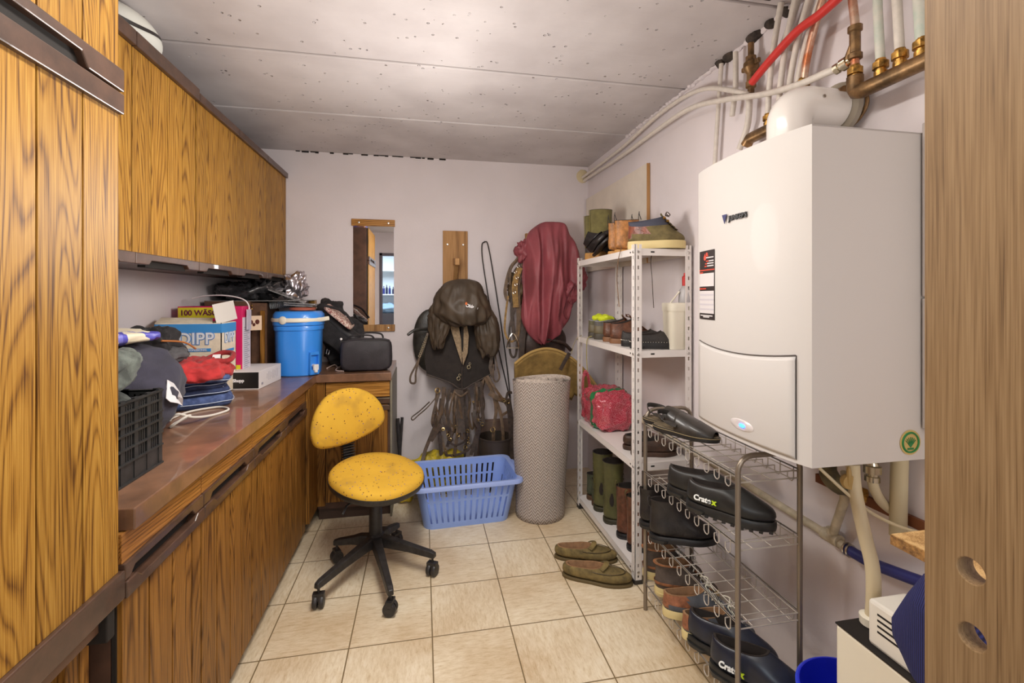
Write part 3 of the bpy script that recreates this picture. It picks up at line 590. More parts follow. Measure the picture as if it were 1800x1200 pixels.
# navy corduroy garment
NAVY=plain('navy_corduroy',(34,38,92),.9,var=.12,scale=9,bump=.0)
n_=N('navy_corduroy_ribbed'); mp=n_.mapping((1,1,1)); wv=n_.n('TexWave'); wv.bands_direction='Y'; wv.inputs['Scale'].default_value=75; wv.inputs['Distortion'].default_value=.6; n_.l(mp,0,wv,0)
rp_=n_.ramp([(.2,col(24,26,66)),(.8,col(44,48,108))]); n_.l(wv,'Fac',rp_,'Fac'); n_.l(rp_,'Color',n_.b,'Base Color'); n_.b.inputs['Roughness'].default_value=.9; n_.bump(wv,'Fac',.5,.003); NAVY=n_.m
t0=P(1600,985,x=1.03); rings=[]
for k in range(17):
    s=k/16.; z=t0.z-.0-.205*s; yc=t0.y-.045+.03*s*0; ry=.035+.055*min(1,s*1.6); ring=[]
    for i in range(28):
        a=2*math.pi*i/28; fo=1+.07*math.sin(3*a+s*3)+.03*math.sin(7*a)
        ring.append(V((1.02+.05*math.cos(a)*(.5+.5*min(1,s*4)),yc-.03+ry*math.sin(a)*fo*(1 if s<.8 else 1-(s-.8)*1.6),z)))
    rings.append(ring)
o=build(MB().loft(rings),'corduroy_garment',NAVY,smooth=True); tag(o,'navy blue corduroy garment hanging beside the wood panel','clothing')
bcn=P(1482,1200,z=.27); bcn=V((1.17,1.045,0)); mb=MB().lathe([(.105,.0),(.11,.004),(.142,.285),(.150,.29),(.150,.305),(.143,.307),(.139,.288),(.107,.012),(.01,.01)],bcn,48,cap0=True); 
t=thing('bucket','royal blue plastic bucket on the floor by the shoe rack','bucket',bcn); BB=plain('royal_blue_plastic',(20,34,190),.35)
build(mb,'pail',BB,t,smooth=True,ang=40); build(MB().torus(bcn+V((0,0,.30)),.148,.006,n=48),'rim',plain('royal_blue_rim',(50,72,214),.35),t,smooth=True)
# wood panel in the foreground with finger holes
px_=.72; h1=P(1706,1003,x=px_); h2=P(1708,1119,x=px_)
y0p,y1p_=.05,.545
mbx=MB().box(px_,px_+.03,y0p,y1p_,0,2.46); o=build(mbx,'cabinet_panel',PANELW,bevel=.0015)
cut=MB()
for h in(h1,h2): cut.lathe([(.0165,-.02),(.0165,.06)],h,40,(1,0,0))
co=build(cut,'cutter',DARK); bm=o.modifiers.new('h','BOOLEAN'); bm.object=co; bm.operation='DIFFERENCE'; bm.solver='EXACT'; o.modifiers.move(1,0)
bpy.context.view_layer.update(); dg=bpy.context.evaluated_depsgraph_get(); me=bpy.data.meshes.new_from_object(o.evaluated_get(dg)); o.modifiers.clear(); o.data=me; bpy.data.objects.remove(co)
tag(o,'tall grey-brown wooden panel with two round holes at the right edge','panel')
# light board leaning against the right wall behind the shelf unit
o=build(MB().box(XR-.022,XR-.006,2.53,YB-.02,1.60,P(1140,285,x=XR-.022).z),'backing_board',plain('cream_board',(222,212,198),.6,var=.03,scale=4)); tag(o,'cream board with a brown edge leaning on the right wall behind the shoes','board')
o2=build(MB().box(XR-.023,XR-.004,2.526,2.53,1.60,P(1140,285,x=XR-.022).z),'board_edge',PINE); o2.parent=o
# ================= WHITE SHELF UNIT =================
SX0,SX1,SY0,SY1=1.012,1.318,2.078,2.93
t=thing('metal_shelf_unit','white slotted metal shelf unit full of shoes against the right wall','shelf',(1.16,2.5,0))
def slotted(x,y,dx,dy):
    """angle post: two flanges, each a strip with punched slots"""
    mb=MB(); w=.036; th_=.0025; z1=1.655; st=.05; sl=.018; sw_=.008
    for fl in(0,1):
        z=0
        def q(a,b,z0,z1_):
            if fl==0: xs=sorted((x+dx*a,x+dx*b)); mb.box(xs[0],xs[1],min(y,y+dy*th_),max(y,y+dy*th_),z0,z1_)
            else: ysq=sorted((y+dy*a,y+dy*b)); mb.box(min(x,x+dx*th_),max(x,x+dx*th_),ysq[0],ysq[1],z0,z1_)
        q(0,(w-sw_)/2,0,z1); q((w+sw_)/2,w,0,z1)
        while z<z1-.01:
            q((w-sw_)/2,(w+sw_)/2,z,min(z1,z+st-sl)); z+=st
    return mb
for x,y,dx,dy in((SX0,SY0,1,1),(SX0,SY1,1,-1),(SX1,SY0,-1,1),(SX1,SY1,-1,-1)):
    pst=sub_of(build(slotted(x,y,dx,dy),'post',WHITEP,t),t)
    build(MB().box(min(x-dx*.002,x+dx*.04),max(x-dx*.002,x+dx*.04),min(y-dy*.002,y+dy*.04),max(y-dy*.002,y+dy*.04),0,.02),'foot_cap',BLACKP,pst)
SZ=[.075,.585,1.135,1.635]
for z in SZ:
    mb=MB().box(SX0+.004,SX1-.004,SY0+.004,SY1-.004,z-.004,z)
    for a in(SX0+.003,SX1-.005): mb.box(a,a+.002,SY0+.003,SY1-.003,z-.034,z)
    for a in(SY0+.003,SY1-.005): mb.box(SX0+.003,SX1-.003,a,a+.002,z-.034,z)
    s_=sub_of(build(mb,'shelf_panel',WHITEP,t),t)
    mb=MB()
    for k in range(2):
        mb.lathe([(.007,0),(.006,.002),(.002,.003)],(SX0-.0005,SY0+.018+k*(SY1-SY0-.036),z-.017),10,(-1,0,0)); mb.lathe([(.007,0),(.006,.002),(.002,.003)],(SX0+.018+k*(.27),SY0-.0005,z-.017),10,(0,-1,0))
    build(mb,'bolts',STEEL,s_,smooth=True)
    mb=MB().box(SX0+.085,SX0+.105,SY0+.0022,SY0+.0026,z-.02,z-.013).box(SX0+.0022,SX0+.0026,SY0+.05,SY0+.06,z-.02,z-.013); build(mb,'slots',DARK,s_)

# ================= WIRE SHOE RACK =================
RX0,RX1,RY0,RY1=.978,1.205,1.290,1.905
t=thing('wire_shoe_rack','wire shoe rack with four basket tiers and a tubular frame under the boiler','shoe rack',(1.09,1.6,0))
for y in(RY0,RY1):
    zt_=.895; r=.05; pts=[V((RX0,y,0.)),V((RX0,y,zt_-r))]+[V((RX0+r-r*math.cos(a),y,zt_-r+r*math.sin(a))) for a in[math.radians(q) for q in(20,45,70,90)]]+[V((RX1-r+r*math.sin(a),y,zt_-r+r*math.cos(a))) for a in[math.radians(q) for q in(0,20,45,70,90)]]+[V((RX1,y,0.))]
    build(MB().tube(pts,.0085,12,ref=(0,1,0)),'frame_arch',POLE,t,smooth=True)
RZ=[.105,.352,.60,.815]
for z in RZ:
    mb=MB(); r=.0019
    for x in(RX0-.004,RX1+.004):
        for dz in(0,.0): mb.tube([(x,RY0,z+.02),(x,RY1,z+.02)],.0026,6)
        mb.tube([(x+(.004 if x<1.1 else -.004),RY0,z+.011),(x+(.004 if x<1.1 else -.004),RY1,z+.011)],.002,6)
        k=0; y=RY0+.03
        while y<RY1-.02:   # hanging U hooks
            mb.tube([(x,y,z+.02),(x,y,z-.020),(x,y+.008,z-.029),(x,y+.018,z-.029),(x,y+.026,z-.022),(x,y+.026,z-.004)],r,5); y+=.058
    y=RY0+.03
    while y<RY1-.01: mb.tube([(RX0-.004,y+.026,z-.004),(RX1+.004,y+.026,z-.004)],r,5); y+=.058
    for x in(RX0+.06,RX0+.13,RX0+.20): mb.tube([(x,RY0+.01,z-.007),(x,RY1-.01,z-.007)],r,5)
    for y in(RY0,RY1):
        for zz in(z+.02,z-.004): mb.tube([(RX0,y,zz),(RX1,y,zz)],.0024,6)
    build(mb,'wire_basket',WIRE,t,smooth=True)

# ================= SHOES =================
def sprof(s):
    s=min(max(s,0),1); base=(1-abs(2*s-1)**2.8)**(1/2.3)
    return base*(.80+.22*math.exp(-((s-.70)/.24)**2)-.04*math.exp(-((s-.4)/.15)**2))
def ering(L,Wd,y0,y1,w,z0,z1,e=0,dip=0,n=36,p=1.,cx=0.):
    out=[]
    for i in range(n):
        a=2*math.pi*i/n; s=(1-math.cos(a))/2; sg=math.sin(a)
        hw=sprof(s)*(1-e)+abs(sg)*e
        out.append(V((math.copysign(hw,sg)*Wd/2*w+cx*s,L*(y0+(y1-y0)*s),z0+(z1-z0)*s**p-dip*abs(sg))))
    return out
KIND={
 'sneaker':dict(h=.105,rings=[(0,1,1,.018,.018),(-.012,1.0,1.03,.04,.036),(-.01,.98,1.0,.058,.05),(0,.86,.88,.072,.064),(.005,.74,.74,.086,.088),(.0,.62,.62,.098,.118)],cyl=.5,dip=.012),
 'moc':dict(rings=[(0,1,1,.012,.012),(-.015,1.01,1.06,.035,.034),(-.01,.99,1.02,.052,.048),(.0,.9,.92,.060,.056),(.02,.70,.78,.064,.070),(.035,.62,.68,.066,.078)],cyl=.2,dip=.006),
 'clog':dict(rings=[(0,1,1,.014,.014),(-.015,1.01,1.05,.045,.042),(-.012,.99,1.02,.066,.062),(.0,.87,.90,.080,.076),(.0,.70,.72,.095,.100),(.015,.60,.56,.100,.112)],cyl=.5,dip=.016),
 'ankle':dict(rings=[(0,1,1,.02,.02),(-.01,1.0,1.03,.045,.040),(-.01,.97,1.0,.066,.058),(-.005,.82,.88,.080,.078),(.0,.66,.74,.095,.106),(.0,.56,.68,.125,.135),(-.005,.54,.68,.150,.155),(-.01,.55,.70,.165,.170)],cyl=.7,dip=.004),
 'hiker':dict(rings=[(0,1,1,.02,.02),(-.01,1.0,1.03,.045,.040),(-.01,.98,1.0,.064,.056),(-.005,.85,.88,.080,.072),(.0,.70,.76,.092,.098),(.0,.58,.68,.110,.128),(.0,.50,.62,.124,.150)],cyl=.6,dip=.012),
 'boot':dict(rings=[(0,1,1,.02,.02),(-.01,1.0,1.03,.045,.042),(-.01,.97,1.0,.068,.060),(-.005,.82,.88,.082,.080),(.0,.64,.74,.10,.11),(.0,.54,.70,.14,.145),(-.01,.53,.74,.20,.20),(-.02,.54,.80,.26,.26),(-.02,.55,.82,.285,.285)],cyl=.9,dip=0),
 'welly':dict(rings=[(0,1,1,.02,.02),(-.01,1.0,1.03,.045,.042),(-.01,.98,1.0,.068,.060),(-.005,.84,.92,.086,.084),(.0,.66,.82,.11,.115),(.0,.55,.78,.16,.16),(-.015,.55,.84,.24,.24),(-.03,.56,.92,.34,.34),(-.035,.57,.94,.365,.365)],cyl=.95,dip=0)}
def shoe(name,label,kind,heel,toe,upper,sole,lining,Wd=.1,group=None,st=.022,cat='shoe',roll=0.,laces=None,extra=None,low=None,scale_h=1.,trim=None):
    heel=V(heel);toe=V(toe); d=toe-heel; L=d.length; K=KIND[kind]
    o=thing(name,label,cat,heel,group); y=d.normalized(); x=y.cross(V((0,0,1))).normalized(); z=x.cross(y)
    M=Matrix((x,y,z)).transposed(); 
    if roll: M=M@Matrix.Rotation(roll,3,'Y')
    o.rotation_euler=M.to_euler()
    rs=K['rings']; m=len(rs); R=[]
    for i,(a,b,w,z0,z1) in enumerate(rs):
        e=max(0,(i-2)/(m-3))*K['cyl'] if i>2 else 0
        zz0=max(st*.8,z0*scale_h); zz1=max(st*.8,z1*scale_h)
        R.append(ering(L,Wd,a,b,w,zz0,zz1,e,K['dip']*(i/(m-1))**2))
    mb=MB().loft(R,True,False); mb.cm=1
    # trim band: rear quarter faces take material 2 when asked
    up=build(mb,'upper',[upper,upper],o,sub=1,local=True)
    if trim:
        me=up.data; me.materials.append(trim)
        for p in me.polygons:
            if len(p.vertices)>4: continue
            c=p.center
            lo=kind in('boot','hiker')
            if c.y<L*(.4 if lo else .34) and (c.z<.085*scale_h and c.z>st if lo else c.z>.048*scale_h): p.material_index=2
    def ins(r,k,dz):
        c=sum(r,V((0,0,0)))/len(r); return [c+(p-c)*k+V((0,0,dz)) for p in r]
    top=R[-1]; ztop=max(p.z for p in top)
    i1=ins(top,.995,.003); i2=ins(top,.90,.002); i3=ins(top,.86,-.012)
    flo=[V((p.x*.86,p.y,st+.012)) for p in ins(top,.84,0)]
    build(MB().loft([R[-1],i1,i2,i3,flo],False,True),'lining',lining,o,smooth=True,local=True)
    so=[ering(L,Wd,-.012,1.008,1.04,0,0,0),ering(L,Wd,-.018,1.014,1.07,st*.5,st*.5,0),ering(L,Wd,-.014,1.010,1.05,st,st,0),ering(L,Wd,-.012,1.0,1.0,st*1.15,st*1.15,0)]
    sl=build(MB().loft(so),'sole',sole,o,smooth=True,local=True,ang=50)
    if kind in('boot','welly','ankle','clog'):
        build(MB().loft([ering(L,Wd,-.012,.30,.85,-.001,-.001,.4),ering(L,Wd,-.015,.32,.9,.012,.012,.4)]),'heel_block',sole,sl,smooth=True,local=True)
    if laces:
        mb=MB(); a=top[len(top)//2]; b=R[-3][len(top)//2] if m<8 else R[3][len(top)//2]
        b2=R[3][len(top)//2]
        for k in range(5):
            q=a.lerp(b2,(k+.4)/5.); w_=.020+.004*k
            mb.tube(cr([q+V((-w_,.004,-.006)),q+V((0,-.002,.006)),q+V((w_,.006,-.006))],4),.0024,6)
            mb.tube(cr([q+V((-w_,-.01,-.005)),q+V((0,0,.005)),q+V((w_,-.012,-.006))],4),.0022,6)
        q=a+V((0,.01,.008)); 
        for s in(-1,1): mb.tube(cr([q,q+V((s*.02,.005,.014)),q+V((s*.034,.015,.004)),q+V((s*.02,.02,-.003)),q],5),.0022,6)
        build(mb,'laces',laces,o,smooth=True,local=True)
        tg=[a+V((0,-.012,.018)),a+V((0,0,0)),b2+V((0,0,.004))]
        build(MB().strap([p for p in cr(tg,5)],.045,.006,ref=(0,-.3,1)),'tongue',upper,o,smooth=True,local=True)
    if extra: extra(o,L,R,top)
    return o
BR=leather('brown_leather',(96,60,42),.4); DBR=leather('dark_brown_leather',(64,44,32),.5); BKL=leather('black_leather',(34,30,30),.35); TAN=leather('tan_leather',(164,112,62),.5)
OLV=cloth('olive_canvas',(112,104,62)); OLS=plain('olive_suede',(108,96,62),.9,var=.12,scale=25); GRS=plain('grey_suede',(96,92,88),.9,var=.12,scale=25)
CRS=plain('cream_sole',(214,194,138),.6); TANS=plain('tan_sole',(190,140,74),.6,var=.08); BKS=RUBBER; DKLIN=plain('dark_lining',(44,36,32),.9); TLIN=plain('tan_lining',(148,112,80),.9,var=.1)
GRM=plain('green_rubber',(84,82,48),.45,var=.15,scale=12)
# --- floor: moccasins
MO=plain('olive_moc',(108,92,54),.85,var=.2,scale=22,bump=.3,bscale=90)
def mocx(o,L,R,top):
    a=top[18]; build(MB().strap(cr([a+V((-.04,-.02,-.006)),a+V((-.015,.002,.008)),a+V((.015,.002,.008)),a+V((.04,-.02,-.006))],5),.03,.004,ref=(0,0,1)),'saddle_strap',MO,o,smooth=True,local=True)
    build(MB().tube([R[3][i]+V((0,0,.003)) for i in range(9,28)],.0022,6),'seam',leather('seam_dark',(70,58,36)),o,smooth=True,local=True)
shoe('moccasin','worn olive moccasin on the tiled floor, front one of the pair','moc',P(990,1010,z=0),P(1100,1022,z=0)+V((.02,-.03,0)),MO,plain('olive_sole',(92,76,44),.7),TLIN,.108,extra=mocx,st=.012)
shoe('moccasin','worn olive moccasin on the tiled floor, back one nearer the shelf unit','moc',P(976,978,z=0),P(1078,986,z=0)+V((.02,.0,0)),MO,plain('olive_sole',(92,76,44),.7),TLIN,.108,extra=mocx,st=.012)
# --- shelf unit, bottom
def rings_x(o,L,R,top):
    mb=MB()
    for k in range(7):
        z=.13+.030*k; r=ering(L,.1,-.012-.002*k,.56,.84+.012*k,z,z,.9); mb.tube(r,.002,5,True)
    build(mb,'ribs',GRM,o,smooth=True,local=True)
z=SZ[0]+.001
for lab,u0,v0,u1,v1 in(('green rubber wellington boot on the bottom shelf, left one',1053,905,1075,925),('green rubber wellington boot on the bottom shelf, right one',1070,925,1112,938)):
    h=V((1.05,2.725 if u0<1060 else 2.565,z)); shoe('wellington_boot',lab,'welly',h,h+V((.06,-.20,0)) if False else h+V((.20,-.05,0)),GRM,plain('welly_sole',(60,56,40),.6),DKLIN,.125,extra=rings_x,cat='boot',scale_h=.97)
RBR=leather('red_brown_leather',(100,62,44),.42)
def chel(o,L,R,top):
    build(MB().strap([R[4][30]+V((0,0,0)),R[6][30]+V((.002,0,0)),R[7][30]],.03,.003,ref=(-1,0,0)),'elastic',BLACKF,o,smooth=True,local=True)
    b=top[0]; build(MB().strap(cr([b+V((0,.004,-.03)),b+V((0,-.006,.01)),b+V((0,.004,.03)),b+V((0,.014,.0)),b+V((0,.008,-.02))],5),.018,.002,ref=(0,1,0)),'pull_tab',plain('olive_tab',(92,84,48),.8),o,smooth=True,local=True)
for lab,yy,xx in(('red-brown leather boot on the bottom shelf, behind the near one',2.385,1.055),('red-brown leather boot on the bottom shelf beside the front post',2.255,1.055)):
    shoe('leather_boot',lab,'boot',(xx,yy,z),(xx+.235,yy-.05,z),RBR,BKS,DKLIN,.102,cat='boot',extra=chel,scale_h=.98)
for lab,yy in(('dark green ankle boot in the far corner of the bottom shelf, left one',2.87),('dark green ankle boot on the bottom shelf beside the left wellington',2.78)):
    shoe('ankle_boot',lab,'ankle',(1.06,yy,z),(1.27,yy-.04,z),plain('dark_green_canvas',(66,70,52),.8,var=.2),plain('brown_sole',(84,60,40),.7),DKLIN,.095,cat='boot',laces=GRS)
# --- third shelf: brown shoes
z=SZ[1]+.001
for lab,yy in(('flat dark brown shoe on the shelf behind the black sandals, far one',2.30),('flat dark brown shoe on the shelf behind the black sandals, near one',2.205)):
    shoe('leather_shoe',lab,'moc',(1.055,yy,z),(1.29,yy-.03,z),DBR,DBR,DKLIN,.098,extra=mocx if False else None,st=.02,scale_h=1.15)
# --- middle shelf
z=SZ[2]+.001
def padx(o,L,R,top):
    c=sum(top,V((0,0,0)))/len(top)
    build(MB().ball(c+V((0,.01,.008)),.034,.05,.024,n=18,m=10,amp=.012,fr=40,seed=3),'stuffing',plain('neon_yellow',(206,220,40),.6,bump=.3,bscale=80),o,smooth=True,local=True)
for k,(lab,yy) in enumerate((('grey-green hiking shoe stuffed with neon yellow cloth, far one',2.80),('grey-green hiking shoe stuffed with neon yellow cloth, near one',2.70))):
    shoe('hiking_shoe',lab,'hiker',(1.045,yy,z),(1.29,yy-.03,z),GRS if k else plain('grey_green_suede',(96,92,70),.9,var=.1,scale=25),plain('dark_grey_sole',(72,66,56),.6),plain('grey_lining',(150,150,160),.9),.1,extra=padx,st=.03,scale_h=.92,trim=plain('grey_green_heel',(104,94,70),.5))
for lab,yy in(('brown leather lace-up shoe on the middle shelf, far one',2.555),('brown leather lace-up shoe on the middle shelf, near one',2.455)):
    shoe('leather_shoe',lab,'hiker',(1.045,yy,z),(1.29,yy-.04,z),BR,plain('brown_rubber_sole',(128,88,58),.6),DKLIN,.102,laces=leather('lace_brown',(84,48,28)),st=.024,scale_h=.92)
def dots(o,L,R,top):
    mb=MB(); r=ering(L,.1,-.016,1.01,1.075,.034,.034,0,n=64)
    for p in r: mb.ball(p,.0018,.0018,.0018,n=6,m=4)
    build(mb,'welt_stitching',plain('white_stitch',(220,214,200),.6),o,local=True)
for lab,yy in(('black slip-on shoe with white welt stitching on the middle shelf, far one',2.30),('black slip-on shoe with white welt stitching on the middle shelf, near one',2.195)):
    shoe('leather_shoe',lab,'clog',(1.045,yy,z),(1.30,yy-.05,z),plain('black_nubuck',(52,48,46),.7,var=.12),BKS,DKLIN,.1,extra=dots,st=.03,scale_h=.80)
# white lidded tub
tc_=P(1205,590,z=1.14); c0=V((1.235,2.125,z)); c0=V((1.22,2.03,z))
t=thing('plastic_tub','white plastic tub with a lid at the near end of the middle shelf','tub',(1.225,2.15,z))
def rr_ring(cx,cy,hx,hy,zz,p=5,n=40):
    out=[]
    for i in range(n):
        a=2*math.pi*i/n; c_,s_=math.cos(a),math.sin(a); k=1/(abs(c_)**p+abs(s_)**p)**(1/p); out.append(V((cx+c_*k*hx,cy+s_*k*hy,zz)))
    return out
cx,cy=1.266,2.135
build(MB().loft([rr_ring(cx,cy,.052,.044,z),rr_ring(cx,cy,.054,.046,z+.005),rr_ring(cx,cy,.058,.050,z+.20)]),'tub_body',CREAM,t,smooth=True,ang=50)
build(MB().loft([rr_ring(cx,cy,.060,.052,z+.19),rr_ring(cx,cy,.062,.054,z+.228),rr_ring(cx,cy,.058,.050,z+.232),rr_ring(cx,cy,.045,.04,z+.226)]),'lid',CREAM,t,smooth=True,ang=50)
build(MB().tube([(1.225,2.12,z+.232),(1.262,2.10,z+.29)],.004,8),'handle',CREAM,t,smooth=True)
t=thing('squeeze_bottle','pale bottle with a red cap beside the boiler on the tub','bottle',(1.298,2.108,z+.233))
build(MB().lathe([(.03,0),(.032,.004),(.030,.06),(.012,.085),(.010,.09)],(1.298,2.108,z+.233),20),'bottle_body',plain('milky_plastic',(206,204,206),.35,trans=.3),t,smooth=True)
build(MB().lathe([(.014,.085),(.014,.13),(.008,.135),(.006,.15)],(1.298,2.108,z+.233),16),'cap',plain('red_cap',(200,40,36),.4),t,smooth=True)
# --- top shelf
z=SZ[3]+.001
def olx(o,L,R,top):
    mb=MB(); a=top[18]; b=top[9]
    build(MB().strap([R[3][0],R[5][0]+V((0,-.004,0)),top[0]+V((0,-.004,.004))],.022,.003,ref=(0,1,0)),'back_seam',plain('olive_tape',(128,118,58),.8),o,smooth=True,local=True)
for lab,yy,hs in(('olive canvas boot with tan sole on the top shelf, far one',2.86,1.0),('olive canvas boot with tan sole on the top shelf, near one',2.765,1.08)):
    shoe('canvas_boot',lab,'boot',(1.045,yy,z),(1.29,yy-.05,z),OLV,TANS,DKLIN,.112,cat='boot',extra=olx,st=.04,scale_h=hs,trim=plain('dark_heel',(58,54,52),.6))
def buck(o,L,R,top):
    r=[R[3][i]*1.0+V((0,.0,.006)) for i in range(0,36)]
    mb=MB().strap(r,.016,.004,ref=(0,0,1),closed=True); s_=build(mb,'strap',BKL,o,smooth=True,local=True)
    p=R[3][29]; build(MB().torus(p+V((-.006,0,.004)),.011,.002,(1,0,0),4,6),'buckle',CHROME,o,local=True)
shoe('buckle_shoe','black buckled shoe lying tilted on the top shelf between the boots, lower one','hiker',(1.04,2.67,z+.012),(1.06,2.50,z+.10),BKL,BKL,DKLIN,.095,extra=buck,st=.012,scale_h=.85,roll=.55)
shoe('buckle_shoe','black buckled shoe leaning on the top shelf behind its pair','hiker',(1.14,2.66,z+.02),(1.18,2.54,z+.20),BKL,BKL,DKLIN,.09,extra=buck,st=.012,scale_h=.7,roll=.5)
def loops(o,L,R,top):
    for k in(0,18): 
        b=top[k]; build(MB().strap(cr([b+V((0,0,-.02)),b+V((-.006,0,.02)),b+V((0,.002,.045)),b+V((.008,0,.03)),b+V((.01,.01,.0))],5),.010,.002,ref=(0,1,0)),'pull_tab',BLACKF,o,smooth=True,local=True)
for lab,yy in(('tan leather ankle boot with black pull tabs on the top shelf, far one',2.49),('tan leather ankle boot with black pull tabs on the top shelf, near one',2.40)):
    shoe('ankle_boot',lab,'ankle',(1.05,yy,z),(1.29,yy-.04,z),TAN,TANS,DKLIN,.095,cat='boot',extra=loops,st=.02,scale_h=1.12)
def gold(o,L,R,top):
    mb=MB()
    for s in(-1,1):
        for k in range(2): q=top[18]+V((s*.022,.004+.016*k,-.006-.016*k)); mb.lathe([(.007,-.006),(.0075,.0),(.004,.006)],q,10,(s,.2,.3))
    build(mb,'lace_hooks',BRASS,o,smooth=True,local=True)
    l=[top[18]+V((-.02,.02,-.01)),top[18]+V((-.065,.02,-.06)),V((-.085,.12,-.02)),V((-.088,.122,-.15)),V((-.09,.13,-.30))]
    build(MB().tube(cr(l,6),.002,6),'loose_lace',leather('lace_dark',(60,44,34)),o,smooth=True,local=True)
    build(MB().loft([[p+V((0,0,.000)) for p in R[-2]],[p+V((0,-.002,.02)) for p in R[-1]],[p*.96+V((0,.004,.004)) for p in R[-1]]],False,False),'collar',plain('navy_padding',(66,68,82),.8),o,sub=1,local=True)
hs_=P(1112,432,z=z+.0); 
shoe('hiking_shoe','large brown and olive shoe with a cream sole at the front of the top shelf','sneaker',(1.035,2.20,z+.004),(1.285,2.085,z+.004),OLS,CRS,plain('navy_padding',(66,68,82),.8),.108,extra=gold,st=.034,laces=leather('lace_dark',(60,44,34)),scale_h=1.35,trim=leather('shiny_red_brown',(118,64,46),.28))
# hanging laces from the shelf edges
def lace(lab,pts,m,r=.002): tag(build(MB().tube(cr(pts,6),r,6),'shoelace',m,smooth=True),lab,'shoelace')
lace('thin brown lace dangling in front of the middle post below the top shelf',[V((1.008,2.22,z+.02)),V((1.002,2.25,z-.05)),V((1.0,2.26,z-.15)),V((1.003,2.24,z-.29))],leather('lace_brown2',(110,82,58)))
YL=plain('yellowish_lace',(150,140,92),.8)
z=SZ[2]
lace('yellowish lace hanging down over the middle shelf edge, longer one',[V((1.03,2.70,z+.02)),V((1.003,2.71,z+.0)),V((1.0,2.715,z-.1)),V((1.003,2.71,z-.2))],YL,.003)
lace('yellowish lace slanting down from the far post of the middle shelf',[V((1.03,2.89,z+.01)),V((1.0,2.93,z-.03)),V((.985,2.97,z-.12))],YL)
# --- shoe rack
D2=V((.96,-.28,0))
def crx(o,L,R,top):
    # lettering on the outer (camera) side
    pass
def rk(name,lab,kind,u0,v0,z,u1,v1,L,up,so,ln,**k):
    h=P(u0,v0,z=z); q=P(u1,v1,z=z); d=(q-h); d.z=0; d.normalize(); return shoe(name,lab,kind,h,h+d*L,up,so,ln,**k)
z=RZ[3]+.024
SAN=plain('black_worn_leather',(46,42,38),.4,var=.25,scale=20,coat=.2)
def sandal(lab,heel,toe):
    heel=V(heel);toe=V(toe);d=toe-heel;L=d.length;o=thing('sandal',lab,'shoe',heel); y=d.normalized();x=y.cross(V((0,0,1))).normalized();zz=x.cross(y); o.rotation_euler=Matrix((x,y,zz)).transposed().to_euler(); Wd=.108
    build(MB().loft([ering(L,Wd,0,1,1,0,0),ering(L,Wd,-.01,1.01,1.05,.010,.010),ering(L,Wd,-.01,1.0,1.0,.022,.018)]),'sole',BKS,o,smooth=True,local=True)
    build(MB().loft([ering(L,Wd,.0,.99,.93,.021,.018),ering(L,Wd,.01,.97,.90,.027,.022),ering(L,Wd,.1,.9,.5,.024,.02)]),'insole',plain('worn_insole',(98,86,66),.7,var=.15),o,smooth=True,local=True)
    build(MB().tube([p+V((0,0,.006)) for p in ering(L,Wd,-.012,1.012,1.06,.012,.010)],.0016,5,True),'welt',plain('welt_tan',(140,124,92),.7),o,local=True)
    r=[ering(L,Wd,.50,1.0,1.0,.018,.018,.15),ering(L,Wd,.46,.99,1.02,.04,.035,.2),ering(L,Wd,.40,.95,.93,.062,.045,.3),ering(L,Wd,.36,.88,.74,.076,.056,.4),ering(L,Wd,.36,.76,.52,.084,.068,.5)]
    # front upper: arch band open at the back
    vs=[];fs=[];nn=17
    for j in range(9):
        s=.40+.56*j/8.; hh=.070-.048*(j/8.)**1.4
        for i in range(nn):
            a=math.pi*i/(nn-1); vs.append(V((math.cos(a)*sprof(s)*Wd/2*1.04,L*s,.016+math.sin(a)**.7*hh*1.0)))
    for j in range(8):
        for i in range(nn-1): a=j*nn+i; fs.append((a,a+1,a+nn+1,a+nn))
    build(MB().add(vs,fs),'upper',SAN,o,sub=1,solid=.004,local=True)
    build(MB().strap(cr([V((-.045,L*.42,.05)),V((-.045,L*.2,.065)),V((-.03,L*.02,.075)),V((0,-L*.02,.078)),V((.03,L*.02,.075)),V((.045,L*.2,.065)),V((.045,L*.42,.05))],5),.014,.004,ref=(0,0,1)) if False else MB().strap(cr([V((-.05,L*.46,.045)),V((-.054,L*.22,.062)),V((0,L*.08,.075)),V((.054,L*.22,.062)),V((.05,L*.46,.045))],5),.022,.004,ref=(0,1,0)),'ankle_strap',SAN,o,smooth=True,local=True)
    build(MB().strap(cr([V((-.047,L*.70,.03)),V((-.03,L*.69,.058)),V((0,L*.68,.067)),V((.03,L*.69,.058)),V((.047,L*.70,.03))],5),.02,.004,ref=(0,0,1)),'cross_strap',SAN,o,smooth=True,local=True)
    return o
a=P(1150,752,z=z); b=P(1262,778,z=z); sandal('black slip-on sandal on top of the wire rack, front one',a,a+(b-a).normalized()*.275)
a=P(1132,738,z=z+.012); a=V((.985,1.93,z)); sandal('black slip-on sandal on top of the wire rack, back one by the shelf post',a,a+(b-P(1150,752,z=z)).normalized()*.275)
CRT=plain('black_clog_rubber',(38,37,36),.42,var=.15,scale=20); NVY=plain('navy_clog_rubber',(30,34,48),.35,var=.15,scale=20)
WL_=plain('white_lettering',(240,240,236),.5); YG=plain('yellow_green_lettering',(190,214,40),.5)
